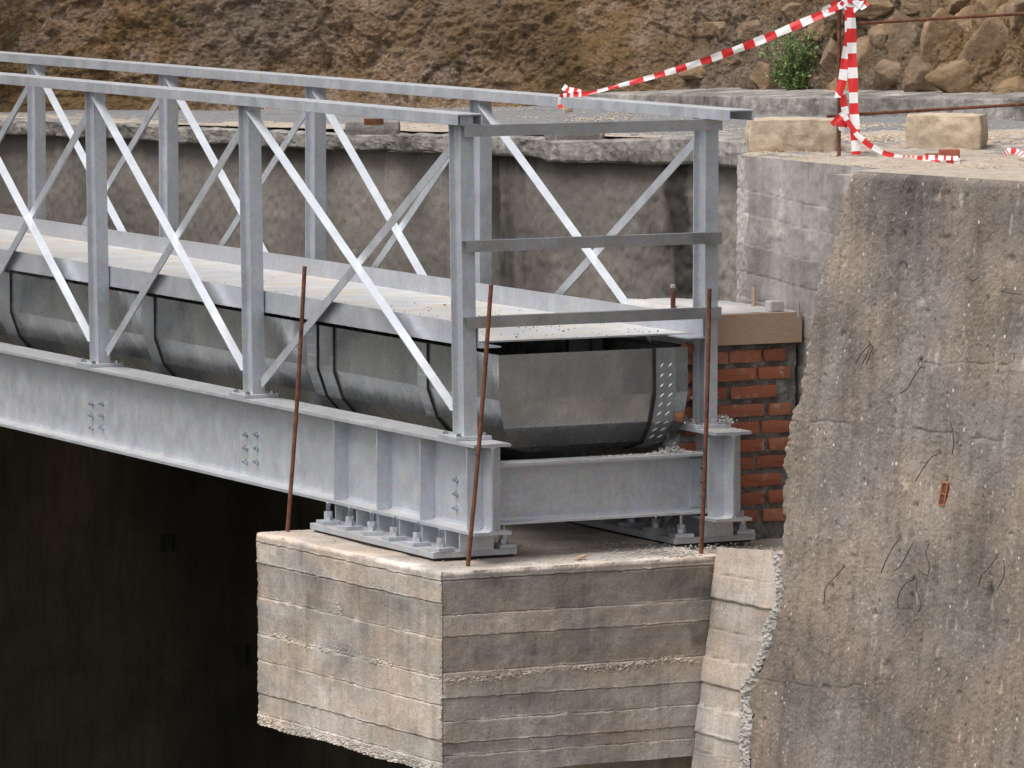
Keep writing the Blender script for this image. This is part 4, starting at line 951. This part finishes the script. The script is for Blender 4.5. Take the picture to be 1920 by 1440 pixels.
# long tape from handrail to the post top: slight sag
n = 14; path = []
for i in range(n+1):
    t = i/n; p = kn+(top-kn)*t; d_ = np.array(p); path.append(p+[0, 0, -.035*math.sin(math.pi*t)])
T1 = tape(path, lambda a_: .014+.026*min(1, max(0, (a_-.05)/.8))*(1+.12*math.sin(a_*5)), 'red and white striped tape stretched from the far handrail up to the rusty post', phase=.02, stripe=.056)
hr = [at_y(1100, 176, W-.02), at_y(1075, 177, W-.05), at_y(1053, 179.5, W-.055), at_y(1051, 186, W-.060), at_y(1050, 196, W-.062), at_y(1052, 203, W-.063)]
tape(hr, .022, '', 'tape_loop', .03, .01, T1); tape([at_y(1094, 177, W-.01), at_y(1078, 171, W-.01), at_y(1064, 168, W-.01), at_y(1056, 163, W-.01)], .03, '', 'tape_tail', .035, .0, T1)
f_ = lambda *q: [at_like(x, y, pb-FW*.03) for x, y in q]
T2 = tape(f_((1597, -20), (1596, 20), (1597, 80), (1599, 140), (1601, 200), (1603, 250), (1606, 290)), .044, 'long striped tape hanging straight down on the right of the rusty post', phase=.045)
T3 = tape(f_((1589, -20), (1590, 25), (1592, 60), (1590, 80), (1584, 110), (1580, 150), (1572, 178), (1566, 176)), .038, 'short striped tape hanging twisted on the left of the rusty post', phase=.03)
tape(f_((1580, 178), (1583, 200), (1588, 222), (1580, 246), (1577, 238), (1584, 215)), .03, '', 'tape_fold', .05, .01, T3)
tape(f_((1570, 5), (1560, 14), (1546, 20), (1577, 10), (1598, -6), (1616, 12), (1626, 4)), .036, '', 'tape_knot', .05, .02, T2)
tape(f_((1585, 0), (1600, 16), (1612, 2), (1592, -8), (1580, 12)), .04, '', 'tape_knot', .045, .0, T2)
gr_ = lambda x, y: on_road(x, y)+[0, 0, .012]
g0 = [at_like(1560, 234, pb-FW*.05), at_like(1572, 222, pb-FW*.05), at_like(1581, 212, pb-FW*.05), at_like(1592, 232, pb-FW*.05), at_like(1608, 254, pb-FW*.05), at_like(1630, 272, pb-FW*.05), at_like(1655, 286, pb-FW*.05), at_like(1690, 297, pb-FW*.05), gr_(1720, 302), gr_(1760, 304), gr_(1800, 307)]
tape(g0, .026, 'striped tape knotted low on the rusty post and trailing right along the wall top', phase=.0, stripe=.055)
tape([gr_(1735, 304)+[0, 0, .01], gr_(1765, 305)+[0, 0, .01], gr_(1796, 307)+[0, 0, .012]], .022, 'short crumpled striped tape piece in front of the broken brick', stripe=.026, phase=.01)
tape([gr_(1880, 304)+[0, 0, .02], gr_(1890, 300)+[0, 0, .03], gr_(1905, 301)+[0, 0, .03], gr_(1925, 306)+[0, 0, .02], gr_(1960, 308)], .026, 'striped tape lying on the wall top at the right edge', stripe=.04, phase=.03)

def crag(name, size, m, seed):
    import bmesh
    g = np.random.default_rng(seed); bm = bmesh.new(); bmesh.ops.create_icosphere(bm, subdivisions=5, radius=1)
    P = np.array([v.co for v in bm.verts]); n = g.normal(0, 1, (13, 3)); n /= np.linalg.norm(n, axis=1)[:, None]; dk = g.uniform(.62, 1.0, 13)
    dt = P@n.T; rr = np.where(dt > .05, dk/np.maximum(dt, .05), 9).min(1); rr = np.minimum(rr, 1.25)
    k = P*rr[:, None]; k *= (1+.05*fbm(k+seed, 3, 4, seed)+.025*fbm(k+seed, 12, 3, seed+1))[:, None]; k *= np.array(size)/2
    for v, q in zip(bm.verts, k): v.co = q
    me = bpy.data.meshes.new(name); bm.to_mesh(me); bm.free(); me.materials.append(m); me.polygons.foreach_set('use_smooth', [True]*len(me.polygons)); return me
# =================================================================== BOULDERS and PLANT on the bank
HP0 = on_road(1700, 190); HPN = unit(-back+np.array([0, 0, .45]))
from mathutils.bvhtree import BVHTree
hm = hill.data; hb = BVHTree.FromPolygons([v.co.copy() for v in hm.vertices], [tuple(p.vertices) for p in hm.polygons])
def on_hill(px, py):
    h = hb.ray_cast(Vector(CAM), Vector(ray(px, py)).normalized())[0]
    return np.array(h) if h else at_pl(px, py, HP0, HPN)
BO = [(1665, 60, 60, 60), (1700, 85, 75, 95), (1765, 75, 95, 90), (1815, 60, 60, 60), (1880, 95, 120, 150), (1672, 145, 95, 60), (1735, 148, 80, 60), (1800, 148, 120, 90),
      (1860, 30, 80, 50), (1620, 120, 60, 80), (1640, 20, 90, 40), (1730, 12, 90, 40), (1800, 10, 70, 36), (1915, 20, 70, 60), (1590, 170, 60, 40), (1560, 110, 60, 60), (1540, 50, 60, 45), (1440, 150, 70, 50), (1380, 120, 60, 40), (1420, 60, 70, 40),
      (1345, 60, 60, 40), (1310, 140, 60, 36), (1495, 20, 70, 40), (1910, 175, 90, 40)]
for i, (px, py, w_, h_) in enumerate(BO):
    c = on_hill(px, py); sc = FPX/((c-CAM)@FW); me = crag('boulder', (w_/sc*1.2, .24, h_/sc*1.25), M_ROCK, 70+i)
    o = put('boulder', me, hill, c+unit(back)*.085, rot=(0, 0, math.atan2(rt[1], rt[0])+random.uniform(-.3, .3)))
# roots and dry stems hanging on the bank
mb = MB(); rr_ = random.Random(3)
for i in range(60):
    px, py = (rr_.uniform(1500, 1920) if i < 25 else rr_.uniform(0, 1400)), rr_.uniform(-20, 120); c = on_hill(px, py)-back*.02; pth = [c]
    for q in range(5): pth.append(pth[-1]+np.array([rr_.uniform(-.02, .02), rr_.uniform(-.02, .02), -.035]))
    mb.tube(pth, .0018, 4)
put('roots', mb.mesh('roots', M_TWIG), hill, kind='stuff')
bs = on_hill(1502, 170)-back*.04
bu = thing('bush', tuple(bs), 'small leafy green bush growing from the rock bank left of the tape post', 'bush')
mb = MB(); lf2 = MB(); rr_ = random.Random(9); sc = FPX/((bs-CAM)@FW)
for i in range(52):
    dx, dy = rr_.gauss(0, .40), rr_.uniform(.15, 1.0); tip = bs+rt*(dx*110/sc)*(.5+.6*(1-dy))+np.array([0, 0, 1])*dy*118/sc-fw*rr_.uniform(0, .12)
    base = bs+rt*dx*12/sc; mid = (base+tip)/2+np.array([0, 0, .02]); pth = [base, mid, tip]; mb.tube(pth, [.003, .002, .001], 4)
    for q in range(60):
        t = rr_.uniform(.15, 1.05); c = base+(tip-base)*t+np.array([rr_.gauss(0, .016), rr_.gauss(0, .016), rr_.gauss(0, .016)])
        u = unit([rr_.gauss(0, 1), rr_.gauss(0, 1), rr_.gauss(0, 1)]); v = unit(np.cross(u, [rr_.gauss(0, 1), rr_.gauss(0, 1), 1])); l_ = rr_.uniform(.007, .017); w2 = l_*.4
        lf2.add([c-u*l_, c+v*w2, c+u*l_, c-v*w2], [(0, 1, 2, 3)])
put('stem', mb.mesh('stem', M_TWIG), bu); put('foliage', lf2.mesh('foliage', M_LEAF), bu, kind='stuff')
